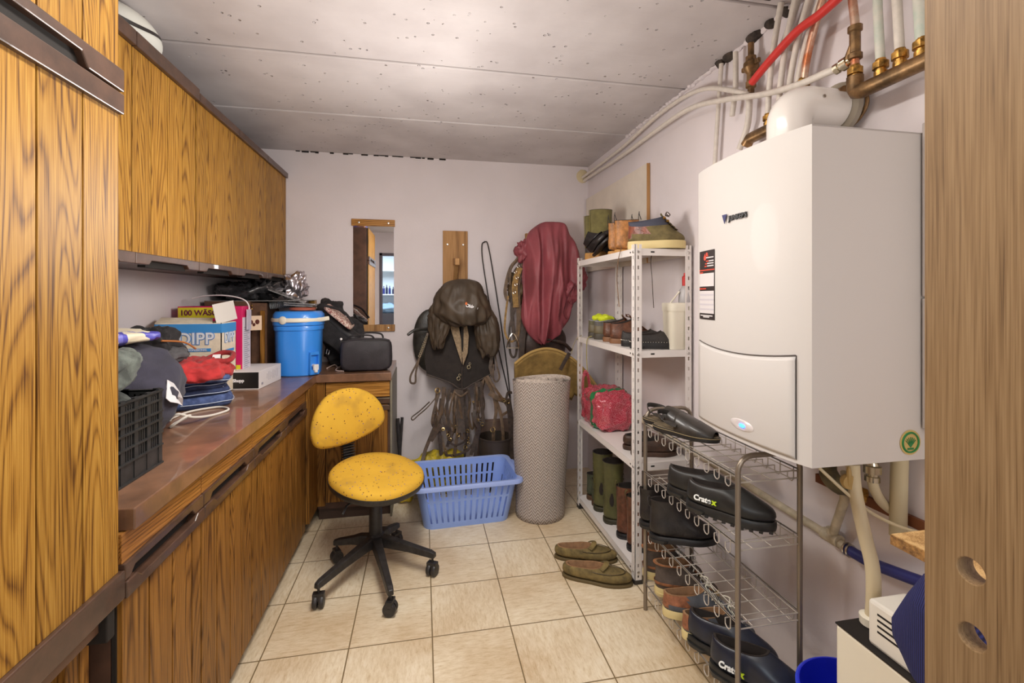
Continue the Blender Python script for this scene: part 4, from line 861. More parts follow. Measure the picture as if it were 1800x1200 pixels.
def crat(o,L,R,top):
    wl=wloc(o); WL[o.name]=V((0,0,0))   # children are built in the shoe's own frame
    p=ering(L,.108,-.015,1.01,1.05,.052,.05,0,n=72)
    s0=min(p,key=lambda q:abs(q.y-L*.16)+(0 if q.x>0 else 9)); 
    s1=min(p,key=lambda q:abs(q.y-L*.36)+(0 if q.x>0 else 9))
    X=(s1-s0); X.z=0; X.normalize(); nrm=X.cross(V((0,0,1))).normalized()*1
    mid=(s0+s1)/2+V((.0062,0,.006))
    text('Crate',.025,mid+X*.012,X,V((-.25,0,1)),WL_,o,'lettering',.003,.0007,'RIGHT'); text('x',.025,mid+X*.0165,X,V((-.25,0,1)),YG,o,'lettering',.003,.0012,'LEFT')
    WL[o.name]=wl
    mb=MB()
    for k in range(10):
        for s in(-1,1): y_=L*(.06+k*.1); mb.box(s*sprof(y_/L)*.05-.008,s*sprof(y_/L)*.05+.008,y_-.006,y_+.006,-.006,.004)
    build(mb,'tread_lugs',BKS,o,local=True)
z=RZ[2]+.026
D_=P(1325,905,z=.64)-P(1193,865,z=.66); D_.z=0; D_.normalize()
h=P(1208,888,z=z); shoe('work_clog','black work clog with white lettering on the second tier, front one','clog',h,h+D_*.285+V((0,0,-.012)),CRT,CRT,DKLIN,.108,extra=crat,st=.026,scale_h=1.08)
h=h+V((0,.135,0)); shoe('work_clog','black work clog on the second tier, behind the lettered one','clog',h,h+D_*.285+V((0,0,-.012)),CRT,CRT,DKLIN,.108,st=.026,scale_h=1.08)
z=RZ[1]+.026
def zipx(o,L,R,top):
    build(MB().tube(cr([top[27],R[5][28]+V((0,0,0)),R[4][30]],5),.0015,5),'zip',BRASS,o,smooth=True,local=True)
    b=top[0]; build(MB().strap(cr([b+V((0,.0,-.03)),b+V((0,-.008,.0)),b+V((0,.0,.014)),b+V((0,.012,-.01))],5),.016,.002,ref=(0,1,0)),'pull_tab',BKL,o,smooth=True,local=True)
h=P(1137,940,z=z)+V((0,-.03,0)); shoe('ankle_boot','black leather ankle boot on the third tier, front one','ankle',h,h+D2*.27,BKL,BKS,DKLIN,.1,cat='boot',extra=zipx,st=.022,scale_h=1.02)
h=h+V((.01,.112,0)); shoe('ankle_boot','black leather ankle boot on the third tier, back one','ankle',h,h+V((.25,-.06,0)),BKL,BKS,DKLIN,.1,cat='boot',extra=zipx,st=.022,scale_h=1.02)
z=RZ[0]+.026
GBR=plain('grey_brown_nubuck',(86,74,66),.85,var=.12,scale=25); ORB=leather('orange_brown_leather',(136,88,56),.6)
def band(o,L,R,top):
    for i,w in((2,.012),(-1,.014)):
        r=[p*1.0 for p in R[i]]; c=sum(r,V((0,0,0)))/len(r); r=[c+(p-c)*1.02 for p in r]
        build(MB().strap(r,w,.004,ref=(0,0,1),closed=True),'trim_band',ORB,o,smooth=True,local=True) if i==-1 else build(MB().strap(r[-14:]+r[:15],w,.004,ref=(1,0,0)),'trim_band',ORB,o,smooth=True,local=True)
for lab,u,v in(('grey-brown ankle boot with tan trim on the lowest tier, back one',1131,1010),('grey-brown ankle boot with tan trim on the lowest tier, front one',1152,1040)):
    h=P(u,v,z=z); shoe('ankle_boot',lab,'ankle',h,h+D2*.26,GBR,CRS,TLIN,.096,cat='boot',extra=band,st=.026,scale_h=.80,laces=plain('grey_lace',(196,190,180),.8))
LW=plain('off_white_lace',(214,208,190),.8)
for lab,u,v in(('grey sneaker with tan heel and cream sole on the lowest tier, back one',1166,1078),('grey sneaker with tan heel and cream sole on the lowest tier, front one',1200,1118)):
    h=P(u,v,z=z); shoe('sneaker',lab,'sneaker',h,h+D2*.26,plain('slate_suede',(86,88,94),.8,var=.1,scale=22),CRS,TLIN,.096,laces=LW,st=.026,trim=leather('sneaker_tan',(140,88,60),.5),scale_h=.95,extra=lambda o,L,R,top:build(MB().tube(cr([top[18],top[18]+V((-.03,.02,.02)),top[18]+V((-.055,.0,.012)),top[18]+V((-.06,.03,-.02)),top[18]+V((-.062,.06,-.05))],6),.003,6),'loose_lace',LW,o,smooth=True,local=True))
h=P(1249,1172,z=z-.0)+V((.0,0,0)); shoe('work_clog','navy work clog with white lettering on the lowest tier, front one','clog',h,h+D_*.29+V((0,0,-.01)),NVY,CRT,DKLIN,.112,extra=crat,st=.026,scale_h=1.2)
h=h+V((0,.135,0)); shoe('work_clog','navy work clog on the lowest tier, behind the lettered one','clog',h,h+D_*.29+V((0,0,-.01)),NVY,CRT,DKLIN,.112,st=.026,scale_h=1.2)
# ================= THINGS ON THE WORKTOP =================
ZW=.9205
# black folding crate
t=thing('plastic_crate','black plastic lattice crate on the worktop next to the tall cabinet','crate',(-.95,1.35,ZW))
cx1=-.745; y0c,y1c=1.20,1.50; x0c=-1.16; hC=.215
CRB=plain('crate_black',(40,40,40),.45,var=.15)
def lattice(o,ax,L,h,nrm):
    mb=MB(); o=V(o);ax=V(ax);nz=V(nrm)*.006; up=V((0,0,1))
    def bar(a,b,z0,z1,th=1.): mb.obox(o+ax*(a+b)/2+up*(z0+z1)/2+V(nrm)*.003*(th-1),ax*(b-a),V(nrm)*.006*th,up*(z1-z0))
    for z in(0,.052,.088,.125,.148,.182,.207): bar(0,L,z,z+.005,1.9)
    bar(0,L,.0,.05); bar(0,L,.192,.21,.7)
    n=5
    for k in range(n+1): a=(L-.018)*k/n; bar(a,a+.018,0,h,1.3)
    for k in range(n):
        a=(L-.018)*k/n+.018; w=(L-.018)/n-.018
        for q in range(3): c_=a+w*(q+1)/4; bar(c_-.0025,c_+.0025,.05,.20)
    return mb
build(lattice((cx1,y0c,ZW),(0,1,0),y1c-y0c,hC,(1,0,0)),'long_side',CRB,t)
build(lattice((x0c,y0c,ZW),(0,1,0),y1c-y0c,hC,(-1,0,0)),'long_side',CRB,t)
build(lattice((x0c,y1c,ZW),(1,0,0),cx1-x0c,hC,(0,1,0)),'short_side',CRB,t)
build(lattice((x0c,y0c,ZW),(1,0,0),cx1-x0c,hC,(0,-1,0)),'short_side',CRB,t)
build(MB().box(x0c,cx1,y0c,y1c,ZW,ZW+.006),'crate_floor',CRB,t)
def lump(name,label,cat,c,r,m,amp=.02,fr=9,seed=1,e=.8,floor=None,group=None,yaw=0.,n=48,mm=28,pitch=0.):
    R=Matrix.Rotation(yaw,3,'Z')@Matrix.Rotation(pitch,3,'X')
    o=build(MB().ball(c,*r,e=e,n=n,m=mm,amp=amp,fr=fr,seed=seed,floor=floor,ridge=True,R=R),name,m,smooth=True,ang=180)
    return tag(o,label,cat,group)
GRJ=cloth('dark_grey_green_cloth',(62,66,62),.25); GRJ2=cloth('heather_grey_green',(84,90,84),.3)
lump('jacket','dark grey jacket stuffed into the black crate','clothing',(-.92,1.33,ZW+.165),(.165,.14,.10),GRJ,.03,8,3,.7)
lump('rolled_garment','grey-green rolled garment on top of the black crate','clothing',(-.84,1.35,ZW+.275),(.085,.16,.055),GRJ2,.014,14,5,.8,pitch=.18)
# navy drawstring bag
NVB=cloth('navy_bag_cloth',(48,46,60),.1)
t=thing('drawstring_bag','large dark navy drawstring bag with a white print behind the crate','bag',(-1.02,1.75,ZW))
b=sub_of(build(MB().ball((-1.03,1.76,ZW+.15),.20,.225,.165,e=.85,n=56,m=30,amp=.022,fr=7,seed=4,floor=ZW,ridge=True),'bag_body',NVB,t,smooth=True,ang=180),t)
WPR=plain('white_print',(226,224,226),.7)
def onbag(u,v,off=.004):
    p=P(u,v,x=-.84); d=(p-V((0,0,H))).normalized(); c=V((-1.03,1.76,ZW+.15)); o=V((0,0,H))
    # ellipsoid hit
    S=V((1/.20,1/.225,1/.165)); a=V((d.x*S.x,d.y*S.y,d.z*S.z)); q=o-c; q=V((q.x*S.x,q.y*S.y,q.z*S.z))
    A=a.dot(a);B=2*a.dot(q);Cc=q.dot(q)-1.06; D_=B*B-4*A*Cc; k=(-B-math.sqrt(max(D_,0)))/(2*A); return o+d*k
uv=[(291,668),(302,674),(312,688),(318,700),(317,712),(308,708),(296,706),(289,700)]
pts=[onbag(*q) for q in uv]; c=sum(pts,V((0,0,0)))/len(pts); 
mb=MB().add([c+(c-V((-1.03,1.76,1.07))).normalized()*.006]+[p+(p-V((-1.03,1.76,1.07))).normalized()*.006 for p in pts],[(0,i+1,(i+1)%len(pts)+1) for i in range(len(pts))]); build(mb,'white_print',WPR,b,solid=.002)
CORD=plain('cord_white',(206,200,190),.8)
z=ZW+.005
t2=build(MB().tube(cr([V((-.93,1.90,z+.01)),V((-.88,1.88,z+.045)),V((-.85,1.93,z+.02)),V((-.83,2.03,z)),V((-.80,2.12,z)),V((-.86,2.18,z)),V((-.94,2.12,z)),V((-.96,2.02,z)),V((-.93,1.94,z+.01))],8),.0045,8),'drawstring',CORD,b,smooth=True)
build(MB().tube(cr([V((-.90,1.88,z)),V((-.86,1.90,z+.03)),V((-.87,1.95,z+.02)),V((-.91,1.93,z))],6,True),.0045,8,True),'drawstring',CORD,b,smooth=True)
# folded plastic shopping bags on top
PB=N('printed_plastic_bag'); mp=PB.mapping((5,5,5)); nz=PB.n('TexNoise'); nz.inputs['Scale'].default_value=1.4; nz.inputs['Detail'].default_value=1; PB.l(mp,0,nz,0)
r_p=PB.ramp([(0,col(226,214,188)),(.5,col(230,222,200)),(.53,col(86,84,180)),(.6,col(120,120,200)),(.63,col(228,220,200))]); r_p.color_ramp.interpolation='CONSTANT'; PB.l(nz,'Fac',r_p,'Fac'); PB.l(r_p,'Color',PB.b,'Base Color'); PB.b.inputs['Roughness'].default_value=.35
lump('folded_plastic_bag','folded cream and blue printed plastic bag on the navy drawstring bag','bag',(-1.06,1.72,ZW+.345),(.16,.17,.022),PB.m,.010,12,6,.5)
o=build(MB().obox((-1.0,1.555,ZW+.26),(.13,0,0),(0,.012,.0),(0,.0,.13)),'white_carton',plain('white_card',(226,220,222),.6),bevel=.002); tag(o,'white carton standing between the crate and the navy bag','box')
# clothes pile: jeans, red shirt, grey garment, black garment
DEN=plain('denim',(50,64,104),.9,c2=(82,100,146),scale=40,bump=.3,bscale=500); DEN2=plain('dark_denim',(34,42,70),.9,c2=(50,62,98),scale=40,bump=.3,bscale=500)
def folded(name,label,c,sx,sy,h,m,layers,seed,yaw,edge=None,cat='clothing',amp=.006,group=None):
    """a garment folded into flat layers with rounded folded edges"""
    t=None; mb=MB(); c=V(c); R=Matrix.Rotation(yaw,3,'Z'); ed=MB()
    for k in range(layers):
        rr=h/layers/2; zc=rr*(2*k+1); rings=[]; rnd=random.Random(seed*10+k); ox=rnd.uniform(-.01,.01); n=44
        for j in range(9):
            ph=-math.pi/2+math.pi*j/8; ins=1-(1-math.cos(ph))*.0; rad=rr*math.cos(ph); ring=[]
            for i in range(n):
                a=2*math.pi*i/n; ca,sa=math.cos(a),math.sin(a); k2=1/(abs(ca)**5+abs(sa)**5)**.2
                px=(sx-rr)*ca*k2+rad*ca+ox; py=(sy-rr)*sa*k2+rad*sa
                nz_=noise.noise(V((px*14,py*14,k*3+seed)))*amp
                q=R@V((px,py,0)); ring.append(c+q+V((0,0,zc+rr*math.sin(ph)*1.05+nz_*(1+k*.5))))
            rings.append(ring)
        mb.loft(rings)
        if edge:
            r_=rings[4][30:44]+rings[4][0:6]; r2=[p+R@V((.0,.0,0))+V((0,0,.002+(.006 if k%2 else -.006))) for p in r_]; cc=c+V((0,0,zc))
            ed.tube([p+(p-cc).normalized()*.003 for p in r2],.0018,5)
            i0=rings[7]; ed.tube([i0[6].lerp(i0[38],q/10.)+V((0,0,.004)) for q in range(11)],.0012,5)
    o=build(mb,name,m,smooth=True,ang=180)
    if edge: e_=build(ed,'seam_stitching',edge,smooth=True); e_.parent=o
    return tag(o,label,cat,group)
STI=plain('pale_stitching',(170,180,200),.8)
folded('jeans','folded blue jeans with pale seams at the bottom of the clothes pile',(-.985,2.27,ZW),.135,.125,.055,DEN,1,1,.45,STI)
folded('jeans','folded dark blue jeans in the middle of the clothes pile',(-1.0,2.26,ZW+.056),.130,.12,.05,DEN2,2,2,.5,STI)
folded('jeans','folded blue jeans right under the red shirt',(-.985,2.25,ZW+.107),.135,.12,.032,DEN,1,3,.4,STI)
t=thing('red_shirt','red shirt with a white neck label on top of the jeans pile','clothing',(-1.0,2.24,ZW+.14))
RED=cloth('red_cotton',(172,44,44),.12); c=V((-1.0,2.23,ZW+.155))
mb=MB().ball(c,.165,.15,.055,e=.75,n=90,m=44,amp=.019,fr=11,seed=9,ridge=True,floor=ZW+.120); s_=sub_of(build(mb,'shirt_body',RED,t,smooth=True,ang=180),t)
build(MB().tube(cr([c+V((.05,.06,.045)),c+V((.09,.11,.065)),c+V((.14,.10,.06)),c+V((.15,.03,.04)),c+V((.10,-.0,.035))],7),.012,10),'collar',cloth('red_collar',(150,36,38)),s_,smooth=True)
build(MB().obox(c+V((.105,.015,.060)),(.028,.01,0),(-.008,.026,.012),(.0,-.0008,.002)),'neck_label',plain('label_white',(232,226,226),.7),s_)
lump('folded_garment','dark grey rolled garment on the red shirt','clothing',(-1.06,2.16,ZW+.232),(.085,.05,.034),cloth('charcoal_wool',(84,82,84),.2),.014,20,4,.8,yaw=.4)
lump('black_garment','crumpled black garment behind the red shirt','clothing',(-1.13,2.21,ZW+.262),(.115,.12,.085),cloth('black_cotton',(34,31,32),.25),.035,8,13,.9,n=80,mm=44)
o=build(MB().tube(cr([V((-1.04,2.10,ZW+.30)),V((-1.0,2.19,ZW+.285)),V((-.98,2.25,ZW+.25))],6),.004,8),'orange_cord',plain('orange_cord',(170,104,50),.7),smooth=True); tag(o,'thin orange-brown cord on the black garment','cord')
# blue and cream detergent carton
t=thing('cardboard_box','open cream and blue cardboard box with DIPP lettering and a raised flap','box',(-1.1,2.52,ZW))
X0,X1,Y0,Y1,Z1=-1.245,-.957,2.455,2.63,1.272
CRM=plain('card_cream',(226,212,188),.7,var=.04); SKY=plain('card_blue',(62,140,204),.5)
build(MB().box(X0,X1,Y0,Y0+.004,ZW,Z1).box(X1-.004,X1,Y0,Y1,ZW,Z1).box(X0,X1,Y1-.004,Y1,ZW,Z1).box(X0,X0+.004,Y0,Y1,ZW,Z1).box(X0,X1,Y0,Y1,ZW,ZW+.003).add([(X0,Y0,Z1),(X1-.04,Y0,Z1),(X1-.07,Y0+.08,Z1+.022),(X0-.015,Y0+.09,Z1+.025)],[(0,1,2,3)]),'carton',CRM,t)
build(MB().box(X0,X1,Y0-.0012,Y0,Z1-.048,Z1-.004).box(X1,X1+.0012,Y0,Y1,Z1-.048,Z1-.004).box(X0,X0+.11,Y0-.0012,Y0,Z1-.085,Z1-.048),'blue_band',SKY,t)
build(MB().obox((X1-.02,Y0+.095,Z1+.05),(.026,.18,.02),(-.02,.0,.095),(.001,0,.002)),'open_flap',plain('flap_grey',(214,208,200),.7),t)
PB_=plain('print_blue',(92,140,200),.5); PWH=plain('print_pale',(220,222,226),.5)
xm=-1.068
text('DIPP',.078,(xm,Y0-.0022,1.195),(1,0,0),(0,0,1),PB_,t,'brand_lettering',.0004,.0045); text('DIPP',.078,(xm,Y0-.0035,1.195),(1,0,0),(0,0,1),PWH,t,'brand_lettering',.0004,.001)
build(MB().box(xm-.055,xm+.065,Y0-.0022,Y0,1.135,1.150),'blue_label_bar',SKY,t); text('PROFESSIONAL',.013,(xm+.005,Y0-.0030,1.1425),(1,0,0),(0,0,1),PWH,t,'bar_lettering',.0003,.0003)
text('DIPP',.070,(X1+.0022,2.545,1.195),(0,1,0),(0,0,1),PB_,t,'brand_lettering',.0004,.003,sx=.85); text('DIPP',.070,(X1+.0034,2.545,1.195),(0,1,0),(0,0,1),PWH,t,'brand_lettering',.0004,.0006,sx=.85)
build(MB().box(X1,X1+.002,2.50,2.60,1.125,1.138),'blue_label_bar',SKY,t)
# washing powder box
t=thing('detergent_box','tall yellow and pink washing powder box reading 100 WÄSCHEN behind the blue box','box',(-1.09,2.75,ZW))
X0,X1,Y0,Y1,Z1=-1.255,-.946,2.685,2.80,1.348
PINK=plain('card_pink',(206,30,96),.45); YLW=plain('card_yellow',(220,206,40),.5); MAG=plain('card_magenta',(150,40,170),.5)
build(MB().box(X0,X1,Y0,Y1,ZW,Z1),'carton',PINK,t,bevel=.0015)
build(MB().box(X0+.003,X1-.055,Y0-.0015,Y0,Z1-.062,Z1-.006).box(X1-.03,X1-.008,Y0-.0015,Y0,1.0,1.035),'yellow_band',YLW,t)
build(MB().box(X1,X1+.0015,Y0+.002,Y1,ZW,Z1-.06),'side_panel',plain('card_pale',(216,206,214),.5),t)
build(MB().box(X1-.04,X1,Y0-.0015,Y0,ZW+.04,1.0),'magenta_patch',MAG,t)
text('100 WÄSCHEN',.038,(X0+.012,Y0-.0026,Z1-.035),(1,0,0),(0,0,1),plain('print_maroon',(110,24,60),.5),t,'lettering',.0003,.0012,'LEFT')
mb=MB()
for k in range(22): mb.box(X1+.0015,X1+.002,Y0+.02,Y1-.015-.03*((k*7)%3)*.5,1.0+k*.011,1.004+k*.011)
build(mb,'small_print_lines',plain('grey_print',(150,146,156),.6),t)
build(MB().tube(cr([V((-.94,2.74,1.28)),V((-.935,2.75,1.345)),V((-.965,2.75,1.385)),V((-1.05,2.76,1.405)),V((-1.15,2.76,1.405)),V((-1.22,2.76,1.39))],8),.0035,8),'carry_handle',plain('clear_handle',(216,210,210),.3),t,smooth=True)
build(MB().obox((-.932,2.74,1.275),(.004,.0,0),(0,.06,0),(0,0,.11)),'handle_tape',plain('clear_tape',(214,206,216),.2,alpha=.75),t)
# white box in front
t=thing('white_box','flat white box with a black end and small logo beside the jeans pile','box',(-.9,2.7,ZW))
A=P(386,684,z=ZW);B=P(455,684,z=ZW);Cc=P(500,663,z=ZW); e1=(B-A); e2=(Cc-B); e2=e2.normalized()*.30; e1=e1.normalized()*.17; hB=.092
perp=V((-e2.y,e2.x,0)).normalized(); e1=perp*.17*(-1 if perp.dot(B-A)<0 else 1); O=B-e1
build(MB().obox(O+e1/2+e2/2+V((0,0,hB/2)),e1,e2,(0,0,hB)),'carton',plain('white_card2',(224,218,216),.5),t,bevel=.0015)
f_=-e2.normalized(); build(MB().obox(O+e1/2+f_*.0006+V((0,0,hB/2+.001)),e1*.99,f_*.0012,(0,0,hB*.9)),'black_end',plain('card_black',(24,22,22),.4),t)
text('Shupp',.022,O+e1*.42+f_*.0018+V((0,0,hB*.5)),e1,(0,0,1),WPR,t,'lettering',.0004,.001)
sd_=e1.normalized(); 
mb=MB()
for k in range(9): mb.obox(B+e2*(.35+.06*k)+sd_*.0005+V((0,0,hB*.55)),e2*.006,sd_*.0008,(0,0,hB*(.5 if k%3 else .3)))
mb.obox(B+e2*.14+sd_*.0005+V((0,0,hB*.25)),e2*.07,sd_*.0008,(0,0,.012)); build(mb,'side_print',plain('grey_print',(150,146,156),.6),t)
# brown open box / corner cabinet standing on the worktop
t=thing('corner_box','dark brown wooden box with an oak edge strip in the corner of the worktop','box',(-1.08,3.2,ZW))
bxx=plain('dark_brown_board',(96,68,50),.5,var=.12)
build(MB().box(-1.262,-1.015,3.0,3.57,ZW,1.372),'box_body',bxx,t,bevel=.002)
build(MB().box(-1.012,-.93,3.02,3.04,ZW,1.36).box(-.955,-.935,3.0,3.02,ZW,1.315),'recessed_panel',bxx,t)
build(MB().box(-.955,-.932,2.988,3.0,ZW,1.315),'oak_strip',OAK_SHADED,t)
build(MB().box(-1.262,-.76,3.0,3.57,1.372,1.376),'glass_top',plain('grey_sheet',(120,118,116),.3),t)
build(MB().ball((-1.005,3.0-.001,1.345),.006,.004,.006,n=10,m=6).ball((-1.005,3.0-.001,1.325),.006,.004,.006,n=10,m=6).box(-.80,-.76,3.50,3.57,ZW,1.372),'screws',BRASS,t,smooth=True)
o=build(MB().obox((-.975,2.93,1.245),(.085,.03,0),(0,.0,.085),(.001,-.002,0)),'photo_card',plain('card_photo',(220,192,164),.6),bevel=.0004); tag(o,'small card with a dog picture leaning on the brown corner box','card')
o.parent=None
mb=MB(); bc_=V((-.968,2.9275,1.232))
for dx,dz,r in((-.014,.018,.011),(.016,.020,.012),(.0,.004,.008)): mb.ball(bc_+V((dx,dx*.35-.001,dz)),r,.001,r*1.2,n=10,m=6)
o2=build(mb,'dog_picture',plain('dog_brown',(96,44,34),.6),smooth=True); o2.parent=o
# dark plastic sheets and foil on the corner box
mk=plain('dark_plastic_sheet',(46,46,48),.25,var=.2,coat=.4)
lump('plastic_sheet','crumpled dark plastic sheeting on the corner box under the wall cabinets','plastic',(-1.09,3.27,1.435),(.165,.24,.057),mk,.045,11,8,.7)
GRP=plain('grey_plastic_sheet',(120,120,120),.2,var=.15,coat=.5)
o=build(MB().obox((-.845,3.16,1.405),(.20,.04,-.085),(-.02,.16,.01),(.001,.0,.006)),'grey_folder',GRP,bevel=.002); tag(o,'grey plastic folder slanting down over the cooler jug','folder')
t=thing('grey_hose','ribbed grey hose lying behind the cooler lid','hose',(-.85,3.10,1.34)); mb=MB()
for k in range(14): mb.torus(V((-.93+.0105*k,3.10,1.345+.001*k)),.020,.0045,(1,.1,.05),16,6)
build(mb,'ribbed_tube',plain('hose_grey',(140,142,142),.45),t,smooth=True)
lump('foil_bag','shiny silver foil bag beside the end of the wall cabinets','bag',(-.86,3.40,1.47),(.075,.06,.10),plain('silver_foil',(206,200,206),.18,.9),.03,16,3,.75)
o=tag(build(MB().lathe([(.05,0),(.075,.004),(.078,.016),(.07,.02),(.03,.022)],(-.735,3.06,1.312),28),'terracotta_dish',plain('terracotta',(170,90,66),.7),smooth=True),'terracotta dish on the lid of the blue cooler','dish')
o=tag(build(MB().obox((-.745,3.06,1.345),(.16,.02,-.01),(0,.12,0),(0,0,.008)).obox((-.74,3.05,1.356),(.17,.02,-.012),(0,.11,0),(0,0,.006)),'grey_tray',GRP,bevel=.002),'flat grey trays stacked on the terracotta dish','tray')
# cooler jug
t=thing('cooler_jug','bright blue insulated cooler jug with a white handle and tap','cooler',(-.755,3.06,ZW)); CB=plain('cooler_blue',(56,140,232),.32,coat=.3); cc=V((-.755,3.065,ZW))
def sq(r,z,p=2.6,n=56,fl=0.): 
    out=[]
    for i in range(n):
        a=2*math.pi*i/n; c_,s_=math.cos(a),math.sin(a); k=1/(abs(c_)**p+abs(s_)**p)**(1/p); q=r*(1+(fl if (i//4)%2 else 0)); out.append(cc+V((c_*k*q,s_*k*q,z)))
    return out
build(MB().loft([sq(.118,0),sq(.124,.006),sq(.126,.06,fl=.018),sq(.131,.27,fl=.018),sq(.132,.275),sq(.138,.276),sq(.139,.30),sq(.138,.302)]),'jug_body',CB,t,smooth=True,ang=40)
build(MB().loft([sq(.138,.303),sq(.143,.306),sq(.144,.33),sq(.141,.372),sq(.128,.388),sq(.05,.391)]),'lid',CB,t,smooth=True,ang=50)
hd=[]; 
for k in range(21):
    a=math.radians(200+ (340-200)*k/20.); hd.append(cc+V((.152*math.cos(a)*1.0,.152*math.sin(a),.338)))
hh=sub_of(build(MB().strap(hd+[cc+V((.165,-.03,.345)),cc+V((.20,.0,.352))],.026,.010,ref=(0,0,1)) if False else MB().tube(hd+[cc+V((.178,-.02,.344))],.006,8,ref=(0,0,1),flat=.013),'handle',CREAM,t,smooth=True),t)
pv=V((-.0,-.0,0)); a=math.radians(248); build(MB().lathe([(.024,0),(.024,.008),(.018,.012)],cc+V((.148*math.cos(a),.148*math.sin(a),.338)),24,(math.cos(a),math.sin(a),0)),'pivot_disc',CREAM,hh,smooth=True)
a=math.radians(-42); tp_=cc+V((.150*math.cos(a),.150*math.sin(a),0)); dd_=V((math.cos(a),math.sin(a),0)); ss=V((-dd_.y,dd_.x,0))
build(MB().obox(tp_+V((0,0,.022))-dd_*.02,dd_*.05,ss*.06,(0,0,.03)).obox(tp_+V((0,0,.135))-dd_*.02,dd_*.05,ss*.06,(0,0,.02)).obox(tp_-ss*.028+V((0,0,.07))-dd_*.02,dd_*.05,ss*.006,(0,0,.12)).obox(tp_+ss*.028+V((0,0,.07))-dd_*.02,dd_*.05,ss*.006,(0,0,.12)),'tap_guard',CB,t,bevel=.003)
build(MB().lathe([(.010,-.02),(.010,.014)],tp_+V((0,0,.06)),14,dd_).obox(tp_+dd_*.012+V((0,0,.052)),ss*.032,dd_*.014,(0,0,.034)).obox(tp_+dd_*.012+V((0,0,.03)),ss*.018,dd_*.016,(0,0,.018)),'tap',plain('tap_white',(230,226,222),.4),t,bevel=.002)
# bags to the right of the cooler
t=thing('black_backpack','black backpack slumped behind the blue cooler against the wall','bag',(-.56,3.3,ZW))
build(MB().ball((-.545,3.42,ZW+.16),.13,.11,.17,e=.7,n=52,m=30,amp=.03,fr=8,seed=21,ridge=True,floor=ZW),'bag_body',BLACKF,t,smooth=True,ang=180)
build(MB().ball((-.63,3.40,1.27),.10,.07,.12,e=.8,n=32,m=20,amp=.02,fr=12,seed=2,ridge=True),'bag_flap',BLACKF,t,smooth=True,ang=180)
build(MB().torus((-.605,3.155,1.04),.02,.003,(1,-.4,0),4,6,sx=1.).tube([(-.50,3.19,.96),(-.50,3.188,1.10)],.0025,6),'buckle',STEEL,t)
def slab(c,ax,ay,az,m,name,par,r=.02,amp=.0):
    mb=MB(); c=V(c);ax=V(ax)/2;ay=V(ay)/2;az=V(az)/2; rings=[]; n=40
    for zz,k in((-1,.86),(-.9,.96),(-.6,1.),(.6,1.),(.9,.96),(1,.86)):
        ring=[]
        for i in range(n):
            a=2*math.pi*i/n; ca,sa=math.cos(a),math.sin(a); kk=k/(abs(ca)**6+abs(sa)**6)**(1/6.); p=c+ax*ca*kk+ay*sa*kk+az*zz
            if amp: p+=V((noise.noise(p*9),noise.noise(p*9+V((5,5,5))),noise.noise(p*9+V((9,1,3)))))*amp
            ring.append(p)
        rings.append(ring)
    return build(mb.loft(rings),name,m,par,smooth=True,ang=60)
# slanted long black bag with patterned flap
t=thing('slanted_bag','long black bag with a patterned flap leaning diagonally against the mirror','bag',(-.48,3.3,1.1))
tl=P(566,560,y=3.27); brp=P(672,640,y=3.27); ax=(brp-tl)
per=V((.0,1,0)); nr=V((-ax.z,0,ax.x)).normalized(); nr=nr if nr.z>0 else -nr
mid=(tl+brp)/2-nr*.02; DGR=plain('dark_grey_nylon',(58,56,56),.6,var=.2,scale=12,bump=.3,bscale=300)
sl=sub_of(slab(mid,ax*1.08,nr*.17,(0,.15,0),BLACKF,'bag_body',t,amp=.012),t)
build(MB().tube(cr([tl+nr*.045+V((0,-.07,0)),mid+nr*.05+V((0,-.075,0)),brp+nr*.04+V((.02,-.07,0))],8),.016,8,ref=(0,1,0),flat=.006),'zip_strip',DGR,sl,smooth=True)
PAT=N('paisley_fabric'); mp=PAT.mapping((1,1,1)); vv=PAT.n('TexVoronoi'); vv.inputs['Scale'].default_value=70; vv.feature='SMOOTH_F1'; PAT.l(mp,0,vv,0)
pr_=PAT.ramp([(.0,col(110,36,40)),(.3,col(224,206,190)),(.5,col(130,56,54)),(.65,col(216,196,180)),(.85,col(90,30,34))]); PAT.l(vv,'Distance',pr_,'Fac'); PAT.l(pr_,'Color',PAT.b,'Base Color'); PAT.b.inputs['Roughness'].default_value=.8
a_=P(575,540,y=3.18); b_=P(618,575,y=3.18); slab((a_+b_)/2+V((0,0,.005)),(b_-a_)*1.1,(.0,.12,.015),nr*.03,PAT.m,'patterned_flap',sl)
build(MB().tube(cr([a_+nr*.02+V((-.02,-.06,.0)),(a_+b_)/2+nr*.05+V((0,-.04,0)),b_+nr*.03+V((.0,-.06,0))],6),.008,8),'flap_edge',BLACKF,sl,smooth=True)
t=thing('black_case','small black padded case with handles on the end of the worktop','bag',(-.36,3.15,ZW))
c=P(645,624,y=3.12); c.z=ZW+.105
cs=sub_of(slab(c,(.315,.015,0),(0,0,.205),(-.005,.13,0),plain('black_padded',(44,40,44),.6,var=.15,scale=14,bump=.3,bscale=300),'case_body',t,amp=.004),t)
build(MB().tube(cr([c+V((-.11,-.03,.10)),c+V((-.09,-.04,.122)),c+V((.02,-.04,.125)),c+V((.05,-.03,.10))],6),.006,8).tube(cr([c+V((-.06,.03,.10)),c+V((-.02,.03,.135)),c+V((.08,.03,.13)),c+V((.10,.03,.10))],6),.006,8),'handle',BLACKF,cs,smooth=True)
build(MB().tube([c+V((-.155,-.064,.09)),c+V((.15,-.064,.094))],.002,6),'zip',DGR,cs); build(MB().ball(c+V((-.15,-.06,.105)),.008,.006,.008,n=12,m=8),'snap_button',plain('snap_white',(236,232,230),.3),cs,smooth=True)
